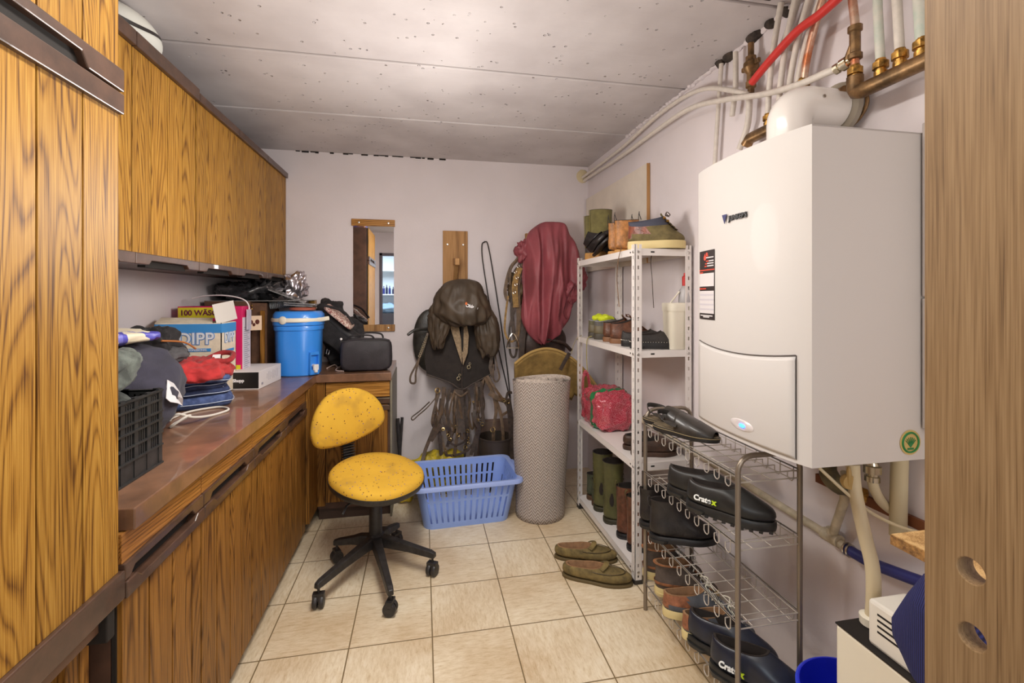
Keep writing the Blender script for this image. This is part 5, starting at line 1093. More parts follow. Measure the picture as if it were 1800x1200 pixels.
o=build(MB().tube(cr([P(575,647,z=ZW+.004),P(588,641,z=ZW+.008),P(596,646,z=ZW+.004),P(606,638,z=ZW+.012),P(590,650,z=ZW+.004),P(604,652,z=ZW+.006)],6),.004,8),'pink_cord',plain('pinkish_cord',(206,180,166),.8),smooth=True); tag(o,'pinkish cord curled on the worktop left of the black case','cord')

# ================= MIRROR, BOARDS, HOOKS ON THE BACK WALL =================
t=thing('wall_mirror','narrow frameless mirror with wooden strips at top and bottom on the back wall','mirror',(-.355,YB,1.15))
mL,mR=-.505,-.213; mm_=N('mirror_glass'); mm_.b.inputs['Metallic'].default_value=1; mm_.b.inputs['Roughness'].default_value=.01; mm_.b.inputs['Base Color'].default_value=(.93,.93,.95,1)
build(MB().box(mL,mR,YB-.012,YB-.004,1.18,1.945),'mirror_glass',mm_.m,t)
for z0,z1,m in((1.925,1.975,OAK_X),(1.14,1.19,PINE)):
    s_=sub_of(build(MB().box(mL-.012,mR+.008,YB-.022,YB-.002,z0,z1),'wooden_strip',m,t,bevel=.002),t)
    mb=MB()
    for x in(mL+.04,mR-.04): mb.lathe([(.008,0),(.007,.002),(.002,.003)],(x,YB-.022,(z0+z1)/2),12,(0,-1,0))
    build(mb,'screws',STEEL,s_,smooth=True)
t=thing('saddle_bracket','light wooden board with a peg on the back wall above the olive saddle cover','rack',(.25,YB,1.5))
bd=sub_of(build(MB().box(.152,.342,YB-.022,YB-.002,1.10,1.905),'back_board',PINE,t,bevel=.002),t)
build(MB().obox((.245,YB-.14,1.66),(.035,0,0),(0,.26,.02),(0,0,.05)),'peg',PINE,t,bevel=.006); build(MB().obox((.245,YB-.10,1.58),(.03,0,0),(0,.17,-.15),(0,.02,.02)),'peg_brace',PINE,t,bevel=.003)
build(MB().lathe([(.009,0),(.006,.003)],(.187,YB-.022,1.80),12,(0,-1,0)).lathe([(.009,0),(.006,.003)],(.307,YB-.022,1.80),12,(0,-1,0)),'screws',STEEL,bd,smooth=True)
o=build(MB().box(.80,.99,YB-.03,YB,1.35,1.90),'saddle_board',PINE,bevel=.002); tag(o,'wooden board mostly hidden behind the maroon saddle cover','board')
# thin black riding whip hung in a loop
wp=[P(852,425,y=YB-.03),P(847,432,y=YB-.03),P(850,470,y=YB-.03),P(868,575,y=YB-.03),P(896,700,y=YB-.04)]
wq=[P(852,425,y=YB-.03),P(858,432,y=YB-.03),P(870,500,y=YB-.03),P(888,620,y=YB-.03),P(897,700,y=YB-.04)]
o=build(MB().tube(cr(wp[::-1]+wq,8),.0045,8),'lunge_cord',BLACKP,smooth=True); tag(o,'thin black cord hung in a long narrow loop on the back wall','cord')

# ================= TACK =================
def drape(mb,rings,n=64,fold=.05,nf=7,seed=0,p=2.2,cap1=True,sharp=False,wr=.0,vf=0.):
    """rings: (z,cx,cy,rx,ry[,tilt]) from the top down; folds grow downwards"""
    R=[]; m=len(rings)
    for k,q in enumerate(rings):
        z,cx,cy,rx,ry=q[:5]; s=k/(m-1); ring=[]
        for i in range(n):
            a=2*math.pi*i/n; c_,s_=math.cos(a),math.sin(a); kk=1/(abs(c_)**p+abs(s_)**p)**(1/p)
            vf_=vf*((.5-1.9*abs(noise.noise(V(((cx+rx*c_)*13+seed,z*1.6,0)))))+.5*noise.noise(V(((cx+rx*c_)*34,z*4,seed))))*min(1,s*3)*(-1 if s_<0 else .2)
            g_=(math.sin(nf*a+seed+s*.8)+.6*math.sin((nf*2+1)*a+seed*2-s*1.2)) if not sharp else (1-2.2*abs(math.sin(nf*.5*a+seed+.7*math.sin(s*3)))**.7+.5*math.sin(nf*1.7*a+2*s))
            f=1+fold*min(1,s*2.2)**.8*(1-.5*s)*g_+wr*(.5-abs(noise.noise(V((c_*3+seed,s_*3,s*5)))*2))+.03*noise.noise(V((c_*3,s_*3,z*9+seed)))
            ring.append(V((cx+rx*c_*kk*f,cy+ry*s_*kk*f+vf_,z+.012*noise.noise(V((c_*2,s_*2,seed+s*4)))*s*3)))
        R.append(ring)
    return mb.loft(R,True,cap1)
def rsamp(keys,n=26):
    ps=[V((k[1],k[2],k[0])) for k in keys]; rs=[V((k[3],k[4],0)) for k in keys]
    q=max(1,n//(len(keys)-1)); a=cr(ps,q); b=cr(rs,q); return [(p.z,p.x,p.y,max(.004,r.x),max(.004,r.y)) for p,r in zip(a,b)]
MAR=plain('maroon_nylon',(146,72,80),.55,var=.08,scale=5,bump=.15,bscale=90)
def X3(u,y=3.3): return P(u,521,y=y).x
def Z3(v,y=3.3): return P(960,v,y=y).z
t=thing('saddle_cover','long maroon nylon cover draped over a saddle on the back wall','cover',(1.0,3.35,1.9))
k3=[(389,970,968,6),(392,950,995,4),(410,930,1003,.08),(440,922,1018,.11),(480,920,1020,.12),(520,920,1015,.11),(560,918,1000,.09),(585,928,985,.07),(600,945,968,.045),(604,952,962,.02)]
keys=[]
for v,u0,u1,d in k3:
    x0,x1=X3(u0),X3(u1); d=.02 if d==6 else .05 if d==4 else d; keys.append((Z3(v),(x0+x1)/2,3.33,max(.012,(x1-x0)/2),d))
mc=sub_of(build(drape(MB(),rsamp(keys,60),160,.03,6,1.3,sharp=True,vf=.055),'cover_body',MAR,t,smooth=True,ang=180),t)
build(MB().ball((X3(1000),3.27,Z3(515)),.05,.05,.085,e=.9,n=36,m=22,amp=.02,fr=16,seed=5,ridge=True),'cover_lobe',MAR,t,smooth=True,ang=180)
build(MB().ball((X3(922),3.36,Z3(440)),.06,.07,.08,e=.9,n=30,m=18,amp=.03,fr=16,seed=7,ridge=True),'cover_side',MAR,t,smooth=True,ang=180)
build(MB().ball((X3(1028),3.42,Z3(490)),.06,.05,.10,e=.9,n=30,m=18,amp=.02,fr=14,seed=8,ridge=True),'cover_side',MAR,t,smooth=True,ang=180)
build(MB().tube(cr([V((X3(1005),3.215,Z3(498))),V((X3(992),3.205,Z3(520))),V((X3(985),3.215,Z3(548))),V((X3(990),3.215,Z3(560)))],6),.004,6),'elastic_hem',leather('maroon_dark',(84,30,38)),mc,smooth=True)
# saddle under the maroon cover
SD=leather('saddle_brown',(58,42,36),.45)
t=thing('saddle','dark brown saddle under the maroon cover, only its lower panel and stirrup showing','saddle',(.95,3.42,1.2))
build(MB().ball((X3(965),3.43,Z3(610)),.17,.05,.17,e=.8,n=40,m=24,amp=.01,fr=8,seed=3),'saddle_flap',SD,t,smooth=True,ang=180)
build(MB().tube(cr([V((X3(960),3.36,Z3(598))),V((X3(990),3.34,Z3(603))),V((X3(1008),3.36,Z3(618)))],6),.014,8),'girth_edge',SD,t,smooth=True)
build(MB().strap([V((X3(925),3.38,Z3(560))),V((X3(918),3.36,Z3(650))),V((X3(912),3.38,Z3(760))),V((X3(918),3.4,Z3(850)))],.05,.006),'stirrup_leather',STRAPD,t,smooth=True)
def stirrup(name,par,c,s=1.):
    c=V(c); pts=[c+V((-.045*s,0,-.06*s)),c+V((-.052*s,0,-.055*s)),c+V((-.040*s,0,.0)),c+V((-.012*s,0,.055*s)),c+V((.012*s,0,.055*s)),c+V((.040*s,0,.0)),c+V((.052*s,0,-.055*s)),c+V((.045*s,0,-.06*s))]
    return build(MB().tube(cr(pts,5),.0045,8).box(c.x-.052*s,c.x+.052*s,c.y-.016,c.y+.016,c.z-.068*s,c.z-.056*s),name,CHROME,par,smooth=True)
stirrup('stirrup',t,(X3(903),3.33,Z3(598)),.85)
# bundle of bridles left of the maroon cover
def bundle(name,lab,cat,loops,mats,hard=None,group=None):
    t=thing(name,lab,cat,loops[0][0][0],group)
    for k,(pts,w,mi,nm) in enumerate(loops): build(MB().strap(cr(pts,7),w,.0035,ref=(0,1,0)),nm,mats[mi],t,smooth=True)
    return t
def W3(u,v,y=3.36): return P(u,v,y=y)
OCH=leather('ochre_webbing',(140,110,62),.7); BRN=leather('worn_brown_leather',(94,74,54),.5)
bundle('halter','olive-brown bridle bundle hanging left of the maroon cover','halter',[
 ([W3(916,452),W3(898,470),W3(888,510),W3(893,530)],.03,2,'cheek_strap'),([W3(918,455),W3(905,490),W3(900,545),W3(905,600)],.035,0,'headpiece'),
 ([W3(920,460),W3(910,500),W3(912,560),W3(908,600)],.04,2,'noseband'),([W3(893,520),W3(888,560),W3(888,585),W3(898,600),W3(910,590),W3(912,560)],.018,1,'webbing_loop'),
 ([W3(905,545),W3(896,575),W3(897,620),W3(906,625),W3(910,590)],.02,0,'rein'),([W3(912,450,3.34),W3(899,470,3.34),W3(896,500,3.34)],.016,2,'browband'),([W3(914,470,3.33),W3(905,500,3.33),W3(907,540,3.33)],.05,1,'pad_strap')],[STRAPD,OCH,BRN])
h_=bpy.data.objects['halter']; mb=MB(); 
for u,v in((911,468),(906,478),(907,500),(904,514),(909,488)): mb.torus(W3(u,v,3.31),.010,.0022,(.2,-1,.3),14,5)
build(mb,'buckles',CHROME,h_,smooth=True)
lump('pad_bundle','brown leather pads bunched behind the bridle bundle left of the maroon cover','saddle pad',tuple(W3(906,505,3.42)),(.055,.05,.15),leather('olive_brown_leather',(92,74,50),.6),.03,12,31,.9)
# tan saddle pad standing behind the rolled rug
t=thing('saddle_pad','tan quilted saddle pad arched behind the rolled rug','saddle pad',(.95,3.28,.9)); TANF=plain('tan_suede',(158,128,72),.85,var=.12,scale=16,bump=.4,bscale=120)
mb=MB(); nu,nv=34,14; vs=[];fs=[]
for j in range(nv):
    for i in range(nu):
        s=i/(nu-1.); q=j/(nv-1.)
        u=905+142*s; vtop=614+48*abs(2*s-.78)**2.0*.9; v=vtop+(q)*(72 if s<.7 else 60-60*(s-.7))
        y=3.16+.16*abs(q-.0)**.8+.06*(2*s-1)**2*0
        p=P(u,v,y=y); p.y+=.008*noise.noise(V((s*9,q*9,2))); vs.append(p)
for j in range(nv-1):
    for i in range(nu-1): a=j*nu+i; fs.append((a,a+1,a+nu+1,a+nu))
pd=sub_of(build(MB().add(vs,fs),'pad_panel',TANF,t,smooth=True,ang=180,solid=.022),t)
build(MB().strap([P(1001,620,y=3.13),P(992,636,y=3.13),P(985,650,y=3.14)],.03,.008),'dark_tab',STRAPD,pd,smooth=True)
build(MB().tube([vs[i]+V((0,-.008,.006)) for i in range(0,nu)],.010,8),'piping',plain('tan_piping',(176,144,84),.8),pd,smooth=True)
# olive saddle cover on the peg
OL=plain('olive_brown_nylon',(68,56,43),.55,var=.12,scale=8,bump=.15,bscale=80)
Y_=3.22
def U(u,v,y=Y_): return P(u,v,y=y)
t=thing('saddle_cover','olive-brown saddle cover with a small white logo hanging over a dark pad','cover',U(810,540))
keys=[]
for v,u0,u1,d in((490,806,826,.02),(496,786,842,.07),(510,772,850,.11),(530,764,858,.14),(548,762,863,.15),(562,775,860,.14),(570,792,850,.11),(572,805,838,.06)):
    x0,x1=U(u0,500).x,U(u1,500).x; keys.append((U(812,v).z,(x0+x1)/2,3.26,(x1-x0)/2,d))
hd_=sub_of(build(drape(MB(),rsamp(keys,40),96,.03,5,.5,wr=.12,vf=.012),'hood',OL,t,smooth=True,ang=180),t)
c1,c2=U(826,535,3.10),U(846,541,3.10)
text("'Ohlsen",.030,(U(826,538).x,3.112,U(826,538).z),(.97,.12,-.2),(.2,0,.97),WPR,hd_,'logo_lettering',.001,.0012)
build(MB().ball((U(822,532).x-.02,3.105,U(822,533).z),.008,.004,.010,n=10,m=8),'logo_dot',plain('orange_dot',(214,110,50),.5),hd_,smooth=True)
for nm,ks,sd,yy in(('left_side',((520,768,800,.05),(545,755,797,.06),(570,754,792,.05),(595,757,783,.04),(612,762,776,.02)),4,3.27),('right_side',((545,838,864,.05),(560,835,872,.06),(585,836,877,.06),(610,840,877,.05),(624,846,872,.03),(626,850,868,.015)),6,3.27)):
    keys=[(U(812,v,yy).z,(U(u0,500,yy).x+U(u1,500,yy).x)/2,yy,(U(u1,500,yy).x-U(u0,500,yy).x)/2,d) for v,u0,u1,d in ks]
    s_=sub_of(build(drape(MB(),rsamp(keys,34),72,.07,5,sd,wr=.22),nm,OL,t,smooth=True,ang=180),t)
# dark pad below with a fleece opening
t=thing('saddle_pad','dark brown quilted pad with a pale fleece opening below the olive cover','saddle pad',U(812,620,3.32)); PADM=cloth('dark_pad_cloth',(44,38,35),.15)
def flat(uv,y,thk,m,name,par,bow=.03,**k):
    n=len(uv); c0=(sum(a for a,b in uv)/n,sum(b for a,b in uv)/n); R=[]
    for s,o in((.6,-thk*.5),(1,-thk*.35),(1,thk*.35),(.6,thk*.5)):
        R.append([P(c0[0]+(a-c0[0])*s,c0[1]+(b-c0[1])*s,y=y+o+bow*(abs(a-c0[0])/60.)**2*s) for a,b in uv])
    return build(MB().loft(R[::-1]),name,m,par,smooth=True,ang=60,**k)
pb=sub_of(flat([(762,545),(800,540),(850,545),(868,590),(870,650),(855,668),(835,672),(812,684),(790,672),(750,658),(746,630),(752,580)],3.36,.05,PADM,'pad_body',t),t)
FLE=plain('fleece',(150,130,104),.95,var=.12,scale=60,bump=.6,bscale=300)
flat([(789,548),(797,552),(806,570),(811,600),(812,640),(806,622),(796,590),(790,570)],3.30,.02,FLE,'fleece_lining',pb,bow=0); flat([(815,560),(820,566),(824,590),(822,620),(814,642),(812,620),(814,590)],3.30,.02,FLE,'fleece_lining',pb,bow=0)
flat([(812,560),(815,575),(814,620),(811,610),(810,580)],3.285,.01,DARK,'dark_slit',pb,bow=0)
for u,v in((824,645),(806,665)): build(MB().torus(U(u,v,3.30),.012,.003,(.2,-1,.1),14,5).torus(U(u+2,v-6,3.30),.008,.0025,(.4,-1,.1),12,5),'badge',plain('pale_metal',(200,190,160),.3,.8),pb,smooth=True)
build(MB().tube(cr([U(750,658,3.33),U(790,672,3.33),U(812,684,3.33),U(835,672,3.33),U(868,655,3.33)],5),.006,8).tube([U(812,684,3.32),U(812,645,3.31)],.004,6),'binding',leather('binding_dark',(64,54,48),.7),pb,smooth=True)
# saddle edges peeping out left
t=thing('saddle','black saddle behind the olive cover with its curved flap showing on the left','saddle',U(745,600,3.42))
build(MB().ball(U(757,598,3.50),.13,.035,.235,e=.95,n=36,m=24),'saddle_flap',leather('black_saddle',(46,44,40),.4),t,smooth=True,ang=180)
build(MB().tube(cr([U(716,589,3.3),U(730,580,3.32),U(752,578,3.36)],6),[.006]+[.011]*12,8),'pommel_strap',leather('black_saddle',(46,44,40),.4),t,smooth=True)
build(MB().strap(cr([U(752,585,3.31),U(745,610,3.3),U(732,640,3.3),U(722,660,3.3),U(722,672,3.3),U(730,672,3.3),U(731,655,3.3),U(736,632,3.3)],7),.016,.005),'girth_strap',STRAP,t,smooth=True)
mb=MB()
for k in range(9): mb.torus(U(750-k*1.6,592+k*4.2,3.285),.008,.002,(.6,-1,.4),10,5)
build(mb,'chain',plain('pale_metal',(200,190,160),.3,.8),t,smooth=True)
build(MB().strap(cr([U(869,612,3.33),U(873,640,3.3),U(878,662,3.3),U(872,671,3.3),U(867,662,3.3),U(868,640,3.3)],6),.014,.005).strap([U(866,615,3.32),U(862,645,3.3),U(866,662,3.3)],.03,.004),'right_strap',STRAP,t,smooth=True)
# hanging bridles: each its own thing with straps, bit and rings
BR_=[ ('brown bridle hanging leftmost below the dark pad, its rein ending in a thin loop',[([(770,682),(768,695),(752,715),(735,730),(726,738),(724,733),(738,722),(755,706)],.009,'rein'),([(772,690),(766,710),(760,740),(765,752),(778,756)],.022,'cheek_strap'),([(780,680),(776,720),(760,760),(748,790),(742,812)],.028,'girth'),([(774,745),(764,765),(757,775)],.03,'girth_end')],[(769,686,.016),(779,754,.008)],STRAP),
 ('dark leather bridle hanging second from the left below the pad',[([(782,682),(778,720),(782,745),(792,760),(786,785)],.024,'headpiece'),([(790,684),(786,715),(790,750),(795,775)],.022,'cheek_strap'),([(776,700),(772,750),(776,800)],.03,'noseband'),([(786,775),(800,782),(816,776),(822,765)],.016,'rein'),([(783,800),(800,800),(820,792),(832,780)],.02,'rein')],[(788,765,.010),(784,790,.009),(791,772,.008),(797,800,.01)],STRAPD),
 ('brown bridle with thin straps hanging in the middle below the pad',[([(800,684),(794,705),(788,735)],.014,'cheek_strap'),([(803,684),(800,715),(796,760)],.014,'cheek_strap'),([(800,690),(806,735),(800,790),(795,812)],.026,'headpiece'),([(806,700),(812,740),(806,765),(800,776)],.018,'rein'),([(798,688),(810,696),(822,688)],.014,'browband')],[(805,765,.011)],BRN),
 ('dark bridle with a brass bit hanging right of the middle below the pad',[([(818,682),(815,705),(820,730),(822,758)],.032,'headpiece'),([(822,684),(825,715),(818,740),(820,775),(816,805)],.018,'cheek_strap'),([(823,765),(818,785),(815,800)],.02,'noseband')],[(822,757,.012),(822,770,.011),(818,786,.012),(824,778,.008)],STRAPD),
 ('long dark rein looping down from the right side of the pad',[([(838,672),(836,705),(834,735),(842,752),(838,775),(834,812)],.03,'rein'),([(846,672),(848,720),(850,745),(842,752),(836,768),(828,800)],.026,'rein'),([(832,705),(838,735),(848,745)],.014,'cheek_strap')],[(848,745,.012),(840,738,.008),(832,706,.006)],STRAPD),
 ('brown halter straps hanging at the right end with a round ring',[([(852,662),(866,690),(872,720),(868,750),(866,800)],.026,'cheek_strap'),([(856,660),(872,685),(886,705),(894,720),(882,730)],.02,'rein'),([(858,668),(878,720),(884,760),(884,800)],.024,'rein'),([(860,690),(876,700),(888,704)],.04,'noseband'),([(866,757),(868,800)],.012,'rein_end')],[(866,755,.016),(886,704,.008)],BRN),
 ('broad dark girth hanging behind the bridles in the middle',[([(808,684),(810,730),(812,760)],.055,'girth'),([(840,680),(842,715)],.07,'girth_end')],[],STRAPD),
 ('worn brown leather strap hanging between the bridles left of the middle',[([(794,690),(783,720),(792,745),(802,752)],.02,'strap_loop'),([(776,765),(782,790),(790,812)],.022,'strap_end')],[(801,750,.01)],BRN),
 ('dark leather strap beside the rug roll',[([(893,700),(898,740),(900,790),(905,850)],.045,'strap'),([(890,700),(893,690),(900,690)],.02,'strap_loop')],[(893,706,.012)],STRAPD)]
for k,(lab,st_,bits,m) in enumerate(BR_):
    y=3.28+.025*(k%4); t=thing('bridle',lab,'bridle',U(st_[0][0][0][0],st_[0][0][0][1],y),'bridles hanging under the dark pad')
    for pts,w,nm in st_: build(MB().strap(cr([U(a,b,y+.012*((a*7+b)%3-1)) for a,b in pts],8),w*1.05,.005,ref=(.1*math.sin(a),1,0)),nm,m,t,smooth=True)
    if bits:
        rn=random.Random(k+3); u0_,v0_=st_[0][0][0]
    for q in range(2):
        a0=u0_+rn.uniform(-6,10); L0=rn.uniform(45,100); w0=rn.uniform(-12,12)
        build(MB().strap(cr([U(a0,v0_+4,y+.01),U(a0+w0*.6,v0_+L0*.35,y+.012*rn.uniform(-1,1)),U(a0+w0*.2,v0_+L0*.7,y),U(a0+w0,v0_+L0,y+.01),U(a0+w0*1.6,v0_+L0*.93,y+.01),U(a0+w0*1.2,v0_+L0*.6,y+.012)],7),rn.uniform(.010,.020),.004,ref=(.5*math.sin(a0),1,0)),'hanging_strap',[STRAP,BRN,STRAPD][q],t,smooth=True)
    for u,v,r in bits: build(MB().torus(U(u,v,y-.02),r*1.1,.0028,(math.sin(u),-1.5,math.cos(v)*.6),16,6),'bit_ring',plain('bit_brass',(196,168,110),.28,.95),t,smooth=True)
# dark bucket behind the tack
t=thing('grooming_bucket','dark brown bucket on the floor behind the laundry basket','bucket',(.56,3.42,0))
build(MB().lathe([(.09,0),(.105,.01),(.125,.36),(.130,.362),(.131,.372),(.122,.372),(.10,.02),(.01,.02)],(.53,3.36,0),36),'pail',plain('dark_brown_plastic',(66,56,48),.5),t,smooth=True,ang=40)
build(MB().box(.40,.80,3.50,3.57,.0,.44),'back_box',plain('mauve_brown_card',(120,98,86),.7),t)
t=thing('horse_whips','black tools with metal clips leaning on the wall beside the return cabinet','tool',(-.14,3.45,0))
build(MB().tube([U(699,735,3.46),U(702,790,3.42),U(703,880,3.35)],.014,8).tube([U(707,733,3.46),U(703,790,3.42),U(700,885,3.33)],.011,8),'handles',BLACKP,t,smooth=True)
build(MB().torus(U(694,750,3.44),.012,.003,(1,0,.2),12,5).torus(U(694,772,3.44),.012,.003,(1,0,.2),12,5).ball(U(699,882,3.32),.014,.014,.018,n=12,m=8),'clips',STEEL,t,smooth=True)
YB_=plain('yellow_rubberised',(222,196,50),.5,c2=(40,36,30),scale=9)
YBY=plain('yellow_plain',(222,196,50),.5)
lump('yellow_bag','crumpled yellow and black bag on the floor behind the laundry basket','bag',(.12,3.36,.13),(.22,.11,.14),YB_,.04,8,12,.8,floor=.002)
lump('yellow_glove','yellow glove on the floor left of the laundry basket','glove',tuple(P(713,874,y=3.2)),(.05,.04,.03),YBY,.01,20,3,.9,floor=.002)

# ================= LAUNDRY BASKET =================
LB=plain('basket_blue',(140,168,232),.35,coat=.15); t=thing('laundry_basket','light blue plastic laundry basket with slotted sides on the tiled floor','basket',(.26,2.98,0))
ya=math.atan2(.027,.54); Rz=Matrix.Rotation(ya,3,'Z'); bc0=V((.262,2.985,0))
def bring(hx,hy,z,n=160,p=7): 
    out=[]
    for i in range(n):
        # even spacing on a rounded rectangle
        per=4*(hx+hy); d=per*i/n+hx*0; x=y=0
        segs=[(hx*2,(-hx,-hy),(1,0)),(hy*2,(hx,-hy),(0,1)),(hx*2,(hx,hy),(-1,0)),(hy*2,(-hx,hy),(0,-1))]
        for L_,o_,dr_ in segs:
            if d<=L_: x,y=o_[0]+dr_[0]*d,o_[1]+dr_[1]*d; break
            d-=L_
        r=.06; ax,ay=abs(x),abs(y)
        if ax>hx-r and ay>hy-r:
            vx,vy=ax-(hx-r),ay-(hy-r); l=math.hypot(vx,vy) or 1; q=r/l; x=math.copysign(hx-r+vx*q,x); y=math.copysign(hy-r+vy*q,y)
        out.append(bc0+Rz@V((x,y,z)))
    return out
lv=[0,.012,.035,.165,.178,.235,.272]
def hxy(z): s=z/.275; return .262+.052*s,.172+.040*s
mb=MB(); Rn=[bring(*hxy(z),z) for z in lv]; nn=160; vs=[p for r in Rn for p in r]; fs=[]
for k in range(len(lv)-1):
    for i in range(nn):
        if k in(2,4):
            hx,hy=hxy(0.15); p=Rz.inverted()@(Rn[k][i]-bc0)
            inner=(abs(p.y)>hy*.9 and abs(p.x)<hx*.86) or (abs(p.x)>hx*.9 and abs(p.y)<hy*.70)
            if inner and i%3!=0: 
                if i%3==1: pass
                if i%3!=0 and not (i%3==2 and False): 
                    if i%3==1: continue
        j=(i+1)%nn; fs.append((k*nn+i,k*nn+j,(k+1)*nn+j,(k+1)*nn+i))
fs.append(tuple(range(nn))[::-1]); build(mb.add(vs,fs),'basket_body',LB,t,solid=.003)
hx,hy=hxy(.272); rim=[bring(hx,hy,.268),bring(hx+.010,hy+.010,.276),bring(hx+.030,hy+.024,.276),bring(hx+.034,hy+.028,.268),bring(hx+.034,hy+.028,.250),bring(hx+.030,hy+.025,.250),bring(hx+.028,hy+.022,.264),bring(hx+.006,hy+.006,.264)]
build(MB().loft(rim,False,False,closed=True),'rim',plain('basket_rim',(156,178,236),.35,coat=.15),t,smooth=True,ang=50)
mb=MB()
for s in(-1,1): 
    pts=[bc0+Rz@V((s*(hx+.030),q,.274+.010*math.cos(q*16))) for q in(-.09,-.05,0,.05,.09)]; mb.tube(cr(pts,5),.012,8)
build(mb,'handle_grip',plain('basket_rim',(156,178,236),.35),t,smooth=True)
# ================= ROLLED RUG =================
rc=V((.745,2.885,0)); RUG=N('woven_rug'); tc=RUG.n('TexCoord')
sp=RUG.n('SeparateXYZ'); RUG.l(tc,'Object',sp,0); at=RUG.n('Math',operation='ARCTAN2'); RUG.l(sp,1,at,0); RUG.l(sp,0,at,1)
ml=RUG.n('Math',operation='MULTIPLY'); ml.inputs[1].default_value=.19; RUG.l(at,0,ml,0); cb_=RUG.n('CombineXYZ'); RUG.l(ml,0,cb_,0); RUG.l(sp,2,cb_,1)
w1=RUG.n('TexWave'); w1.bands_direction='DIAGONAL'; w1.inputs['Scale'].default_value=32; w1.inputs['Distortion'].default_value=1.2; w1.inputs['Detail'].default_value=2; RUG.l(cb_,0,w1,0)
fl=RUG.n('VectorMath',operation='MULTIPLY'); fl.inputs[1].default_value=(-1,1,1); RUG.l(cb_,0,fl,0)
w2=RUG.n('TexWave'); w2.bands_direction='DIAGONAL'; w2.inputs['Scale'].default_value=32; w2.inputs['Distortion'].default_value=1.2; w2.inputs['Detail'].default_value=2; RUG.l(fl,0,w2,0)
fz=RUG.n('VectorMath',operation='MULTIPLY'); fz.inputs[1].default_value=(1,0,0); RUG.l(cb_,0,fz,0); bk=RUG.n('TexChecker'); bk.inputs['Scale'].default_value=44; RUG.l(fz,0,bk,0); mx=RUG.n('Mix',data_type='FLOAT'); RUG.l(bk,'Fac',mx,0); RUG.l(w1,'Fac',mx,2); RUG.l(w2,'Fac',mx,3)
bn_=RUG.n('TexWave'); bn_.bands_direction='Z'; bn_.inputs['Scale'].default_value=1.3
nz=RUG.n('TexNoise'); nz.inputs['Scale'].default_value=150; RUG.l(tc,'Object',nz,0); a2=RUG.n('Math',operation='MULTIPLY_ADD'); a2.inputs[1].default_value=.5; RUG.l(nz,'Fac',a2,0); RUG.l(mx,0,a2,2)
rr2=RUG.ramp([(.2,col(132,118,110)),(.9,col(176,164,156)),(1.2,col(190,180,172))]); RUG.l(a2,0,rr2,'Fac'); RUG.l(rr2,'Color',RUG.b,'Base Color'); RUG.b.inputs['Roughness'].default_value=.95; RUG.bump(a2,0,.6,.004)
t=thing('rolled_rug','rolled grey-beige woven rug standing upright beside the shelf unit','rug',rc)
N2=60; rings=[]
for k in range(26):
    z=.001+.865*k/25.; s=k/25.; rx=.158+.034*s-.004*math.sin(s*9); ry=.155+.0*s; rings.append([rc+V((0+rx*math.cos(2*math.pi*i/N2)+.012*(s),ry*math.sin(2*math.pi*i/N2)*(1-.12*s),z)) for i in range(N2)])
o=build(MB().loft(rings,True,False),'rug_roll',RUG.m,t,smooth=True,ang=180)
sp_=[]; 
for k in range(150):
    a=2*math.pi*k/44.; s=1-k/165.; sp_.append(rc+V((.012+.190*s*math.cos(a),.135*s*math.sin(a),.855+.004*math.sin(k*.3))))
build(MB().tube(sp_,.0065,6,ref=(0,0,1),flat=.018),'rolled_edge',plain('rug_edge',(186,172,160),.95,var=.12,scale=90,bump=.5,bscale=300),t,smooth=True)
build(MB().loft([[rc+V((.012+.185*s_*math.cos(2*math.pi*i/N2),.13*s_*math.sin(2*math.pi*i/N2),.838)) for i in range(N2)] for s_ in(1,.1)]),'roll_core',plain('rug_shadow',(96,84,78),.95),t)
# ================= RED PLASTIC BAG =================
RB=N('red_printed_plastic'); mp=RB.mapping((1,1,1)); vz=RB.n('TexVoronoi'); vz.feature='DISTANCE_TO_EDGE'; vz.inputs['Scale'].default_value=110; RB.l(mp,0,vz,0); rz=RB.ramp([(.0,col(206,130,140)),(.08,col(176,50,68)),(.4,col(158,36,56))]); RB.l(vz,'Distance',rz,'Fac')
sx_=RB.n('SeparateXYZ'); RB.l(mp,0,sx_,0); wv=RB.n('Math',operation='COMPARE'); wv.inputs[1].default_value=-.06; wv.inputs[2].default_value=.024; RB.l(sx_,1,wv,0)
mg=RB.n('Mix',data_type='RGBA'); RB.l(wv,0,mg,0); RB.l(rz,'Color',mg,6); mg.inputs[7].default_value=col(40,120,70); RB.l(mg,2,RB.b,'Base Color'); RB.b.inputs['Roughness'].default_value=.22; RB.b.inputs['Coat Weight'].default_value=.5
bz=SZ[1]; b0=V((1.14,2.74,bz))
t=thing('shopping_bag','crumpled red printed plastic bag with a green stripe on the third shelf','bag',b0)
bb=sub_of(build(MB().ball(b0+V((0,-.0,.115)),.125,.178,.125,e=.5,n=96,m=54,amp=.017,fr=12,seed=17,ridge=True,floor=bz+.001),'bag_body',RB.m,t,smooth=True,ang=180),t)
build(MB().strap(cr([b0+V((-.09,.15,.10)),b0+V((-.10,.16,.20)),b0+V((-.09,.17,.29)),b0+V((-.07,.15,.30)),b0+V((-.07,.10,.20))],7),.05,.006,ref=(1,0,0)),'bag_handle',RB.m,bb,smooth=True)
build(MB().tube(cr([b0+V((-.10,.12,.19)),b0+V((-.115,.07,.17)),b0+V((-.11,.02,.165)),b0+V((-.10,-.03,.20))],6),.010,8,ref=(1,0,0),flat=.004),'torn_opening',plain('bag_inside_grey',(96,90,84),.6),bb,smooth=True)
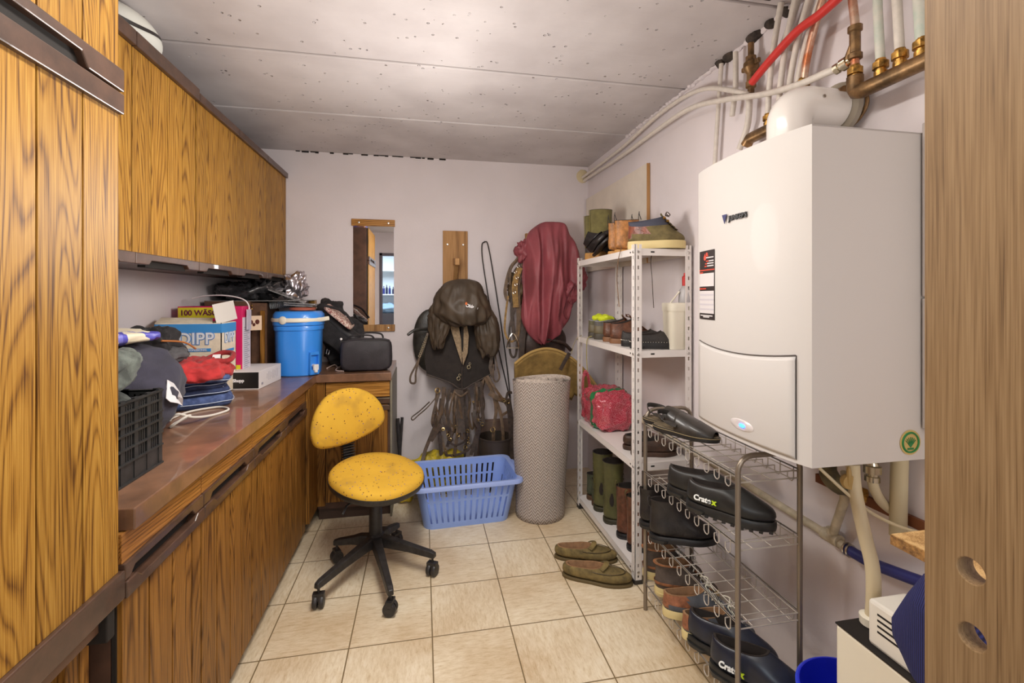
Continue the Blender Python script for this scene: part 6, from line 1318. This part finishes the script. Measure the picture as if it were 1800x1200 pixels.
# ================= HALL BEHIND THE CAMERA (seen in the mirror) =================
t=thing('hall_shelves','white wall shelves in the hall, seen only in the mirror','shelf',(0,-2.9,1)); SW=plain('shelf_white',(226,230,232),.5)
for z in(.55,1.45,1.95): build(MB().box(-1.6,.6,-3.0,-2.72,z-.02,z),'shelf_board',SW,t)
build(MB().box(-1.6,.6,-3.0,-2.70,.3,1.05),'chest_front',plain('chest_dark',(62,56,60),.5),t,bevel=.004)
random.seed(9)
for k in range(5):
    x=-.80+.062*k+random.uniform(-.006,.006); h=random.uniform(.15,.2)
    o=build(MB().lathe([(.022,0),(.024,.004),(.024,h*.65),(.009,h*.8),(.009,h)],(x,-2.85,1.45),16),'bottle',plain('bottle_dark_%d'%(k%2),((40,44,110),(30,30,60))[k%2],.25),smooth=True); tag(o,'dark blue bottle on the hall shelf, seen in the mirror','bottle','bottles on the hall shelf')
o=build(MB().box(-.98,-.90,-2.9,-2.78,1.45,1.62),'yellow_carton',plain('yellow_card2',(216,196,80),.6)); tag(o,'yellow carton beside the bottles on the hall shelf, seen in the mirror','box')
lump('blue_cloth','pale blue cloth over the dark chest in the hall, seen in the mirror','cloth',(-.7,-2.84,1.16),(.4,.1,.10),plain('pale_blue_cloth',(150,180,206),.8),.03,8,3,.9)
# ================= LAMPS AND CAMERA =================
def area(name,loc,rot,sx,sy,p,c):
    l=bpy.data.lights.new(name,'AREA'); l.shape='RECTANGLE'; l.size=sx; l.size_y=sy; l.energy=p; l.color=c; o=bpy.data.objects.new(name,l); C.objects.link(o); o.location=loc; o.rotation_euler=rot; return o
def point_light(name,loc,p,c,r=.06):
    l=bpy.data.lights.new(name,'POINT'); l.energy=p; l.color=c; l.shadow_soft_size=r; o=bpy.data.objects.new(name,l); C.objects.link(o); o.location=loc; return o
t=thing('ceiling_lamp','fluorescent ceiling lamp above the camera','lamp',(.0,.75,ZC))
build(MB().box(-.06,.06,.15,1.40,ZC-.05,ZC),'lamp_housing',WHITEP,t,bevel=.004)
emt=N('lamp_tube'); emt.b.inputs['Emission Color'].default_value=(1,.95,.88,1); emt.b.inputs['Emission Strength'].default_value=6
build(MB().tube([(0,.2,ZC-.065),(0,1.3,ZC-.065)],.014,12),'lamp_tube',emt.m,t,smooth=True)
area('ceiling_tube_light',(0,1.0,ZC-.085),(0,0,0),.25,1.0,KEY,(1,.96,.9))
point_light('room_fill_light',(.0,1.9,1.70),ROOM_FILL,(1,.95,.9),.18)  # added unseen point fill in mid-room, no real lamp hangs here
area('front_fill_light',(.62,YF+.05,1.5),(math.radians(98),0,0),1.0,1.3,FRONT_FILL,(1,.96,.92))  # fill added in front of the wall beside the doorway; no lamp there
area('hall_light',(-.9,-1.9,2.40),(0,0,0),1.2,1.0,22,(.80,.92,1.))
w=bpy.data.worlds.new('World'); bpy.context.scene.world=w; w.use_nodes=True; w.node_tree.nodes['Background'].inputs[0].default_value=(1,.95,.92,1); w.node_tree.nodes['Background'].inputs[1].default_value=.3
cam=bpy.data.cameras.new('Camera'); co=bpy.data.objects.new('Camera',cam); C.objects.link(co); co.location=(0,0,H); co.rotation_euler=(math.pi/2,0,-T)
cam.sensor_width=36; cam.lens=F/1800*36; cam.shift_y=-79/1800.; cam.clip_start=.02
S=bpy.context.scene; S.camera=co
S.view_settings.view_transform='Standard'; S.view_settings.look='None'; S.view_settings.exposure=EXPO; S.view_settings.gamma=1; S.view_settings.use_curve_mapping=False
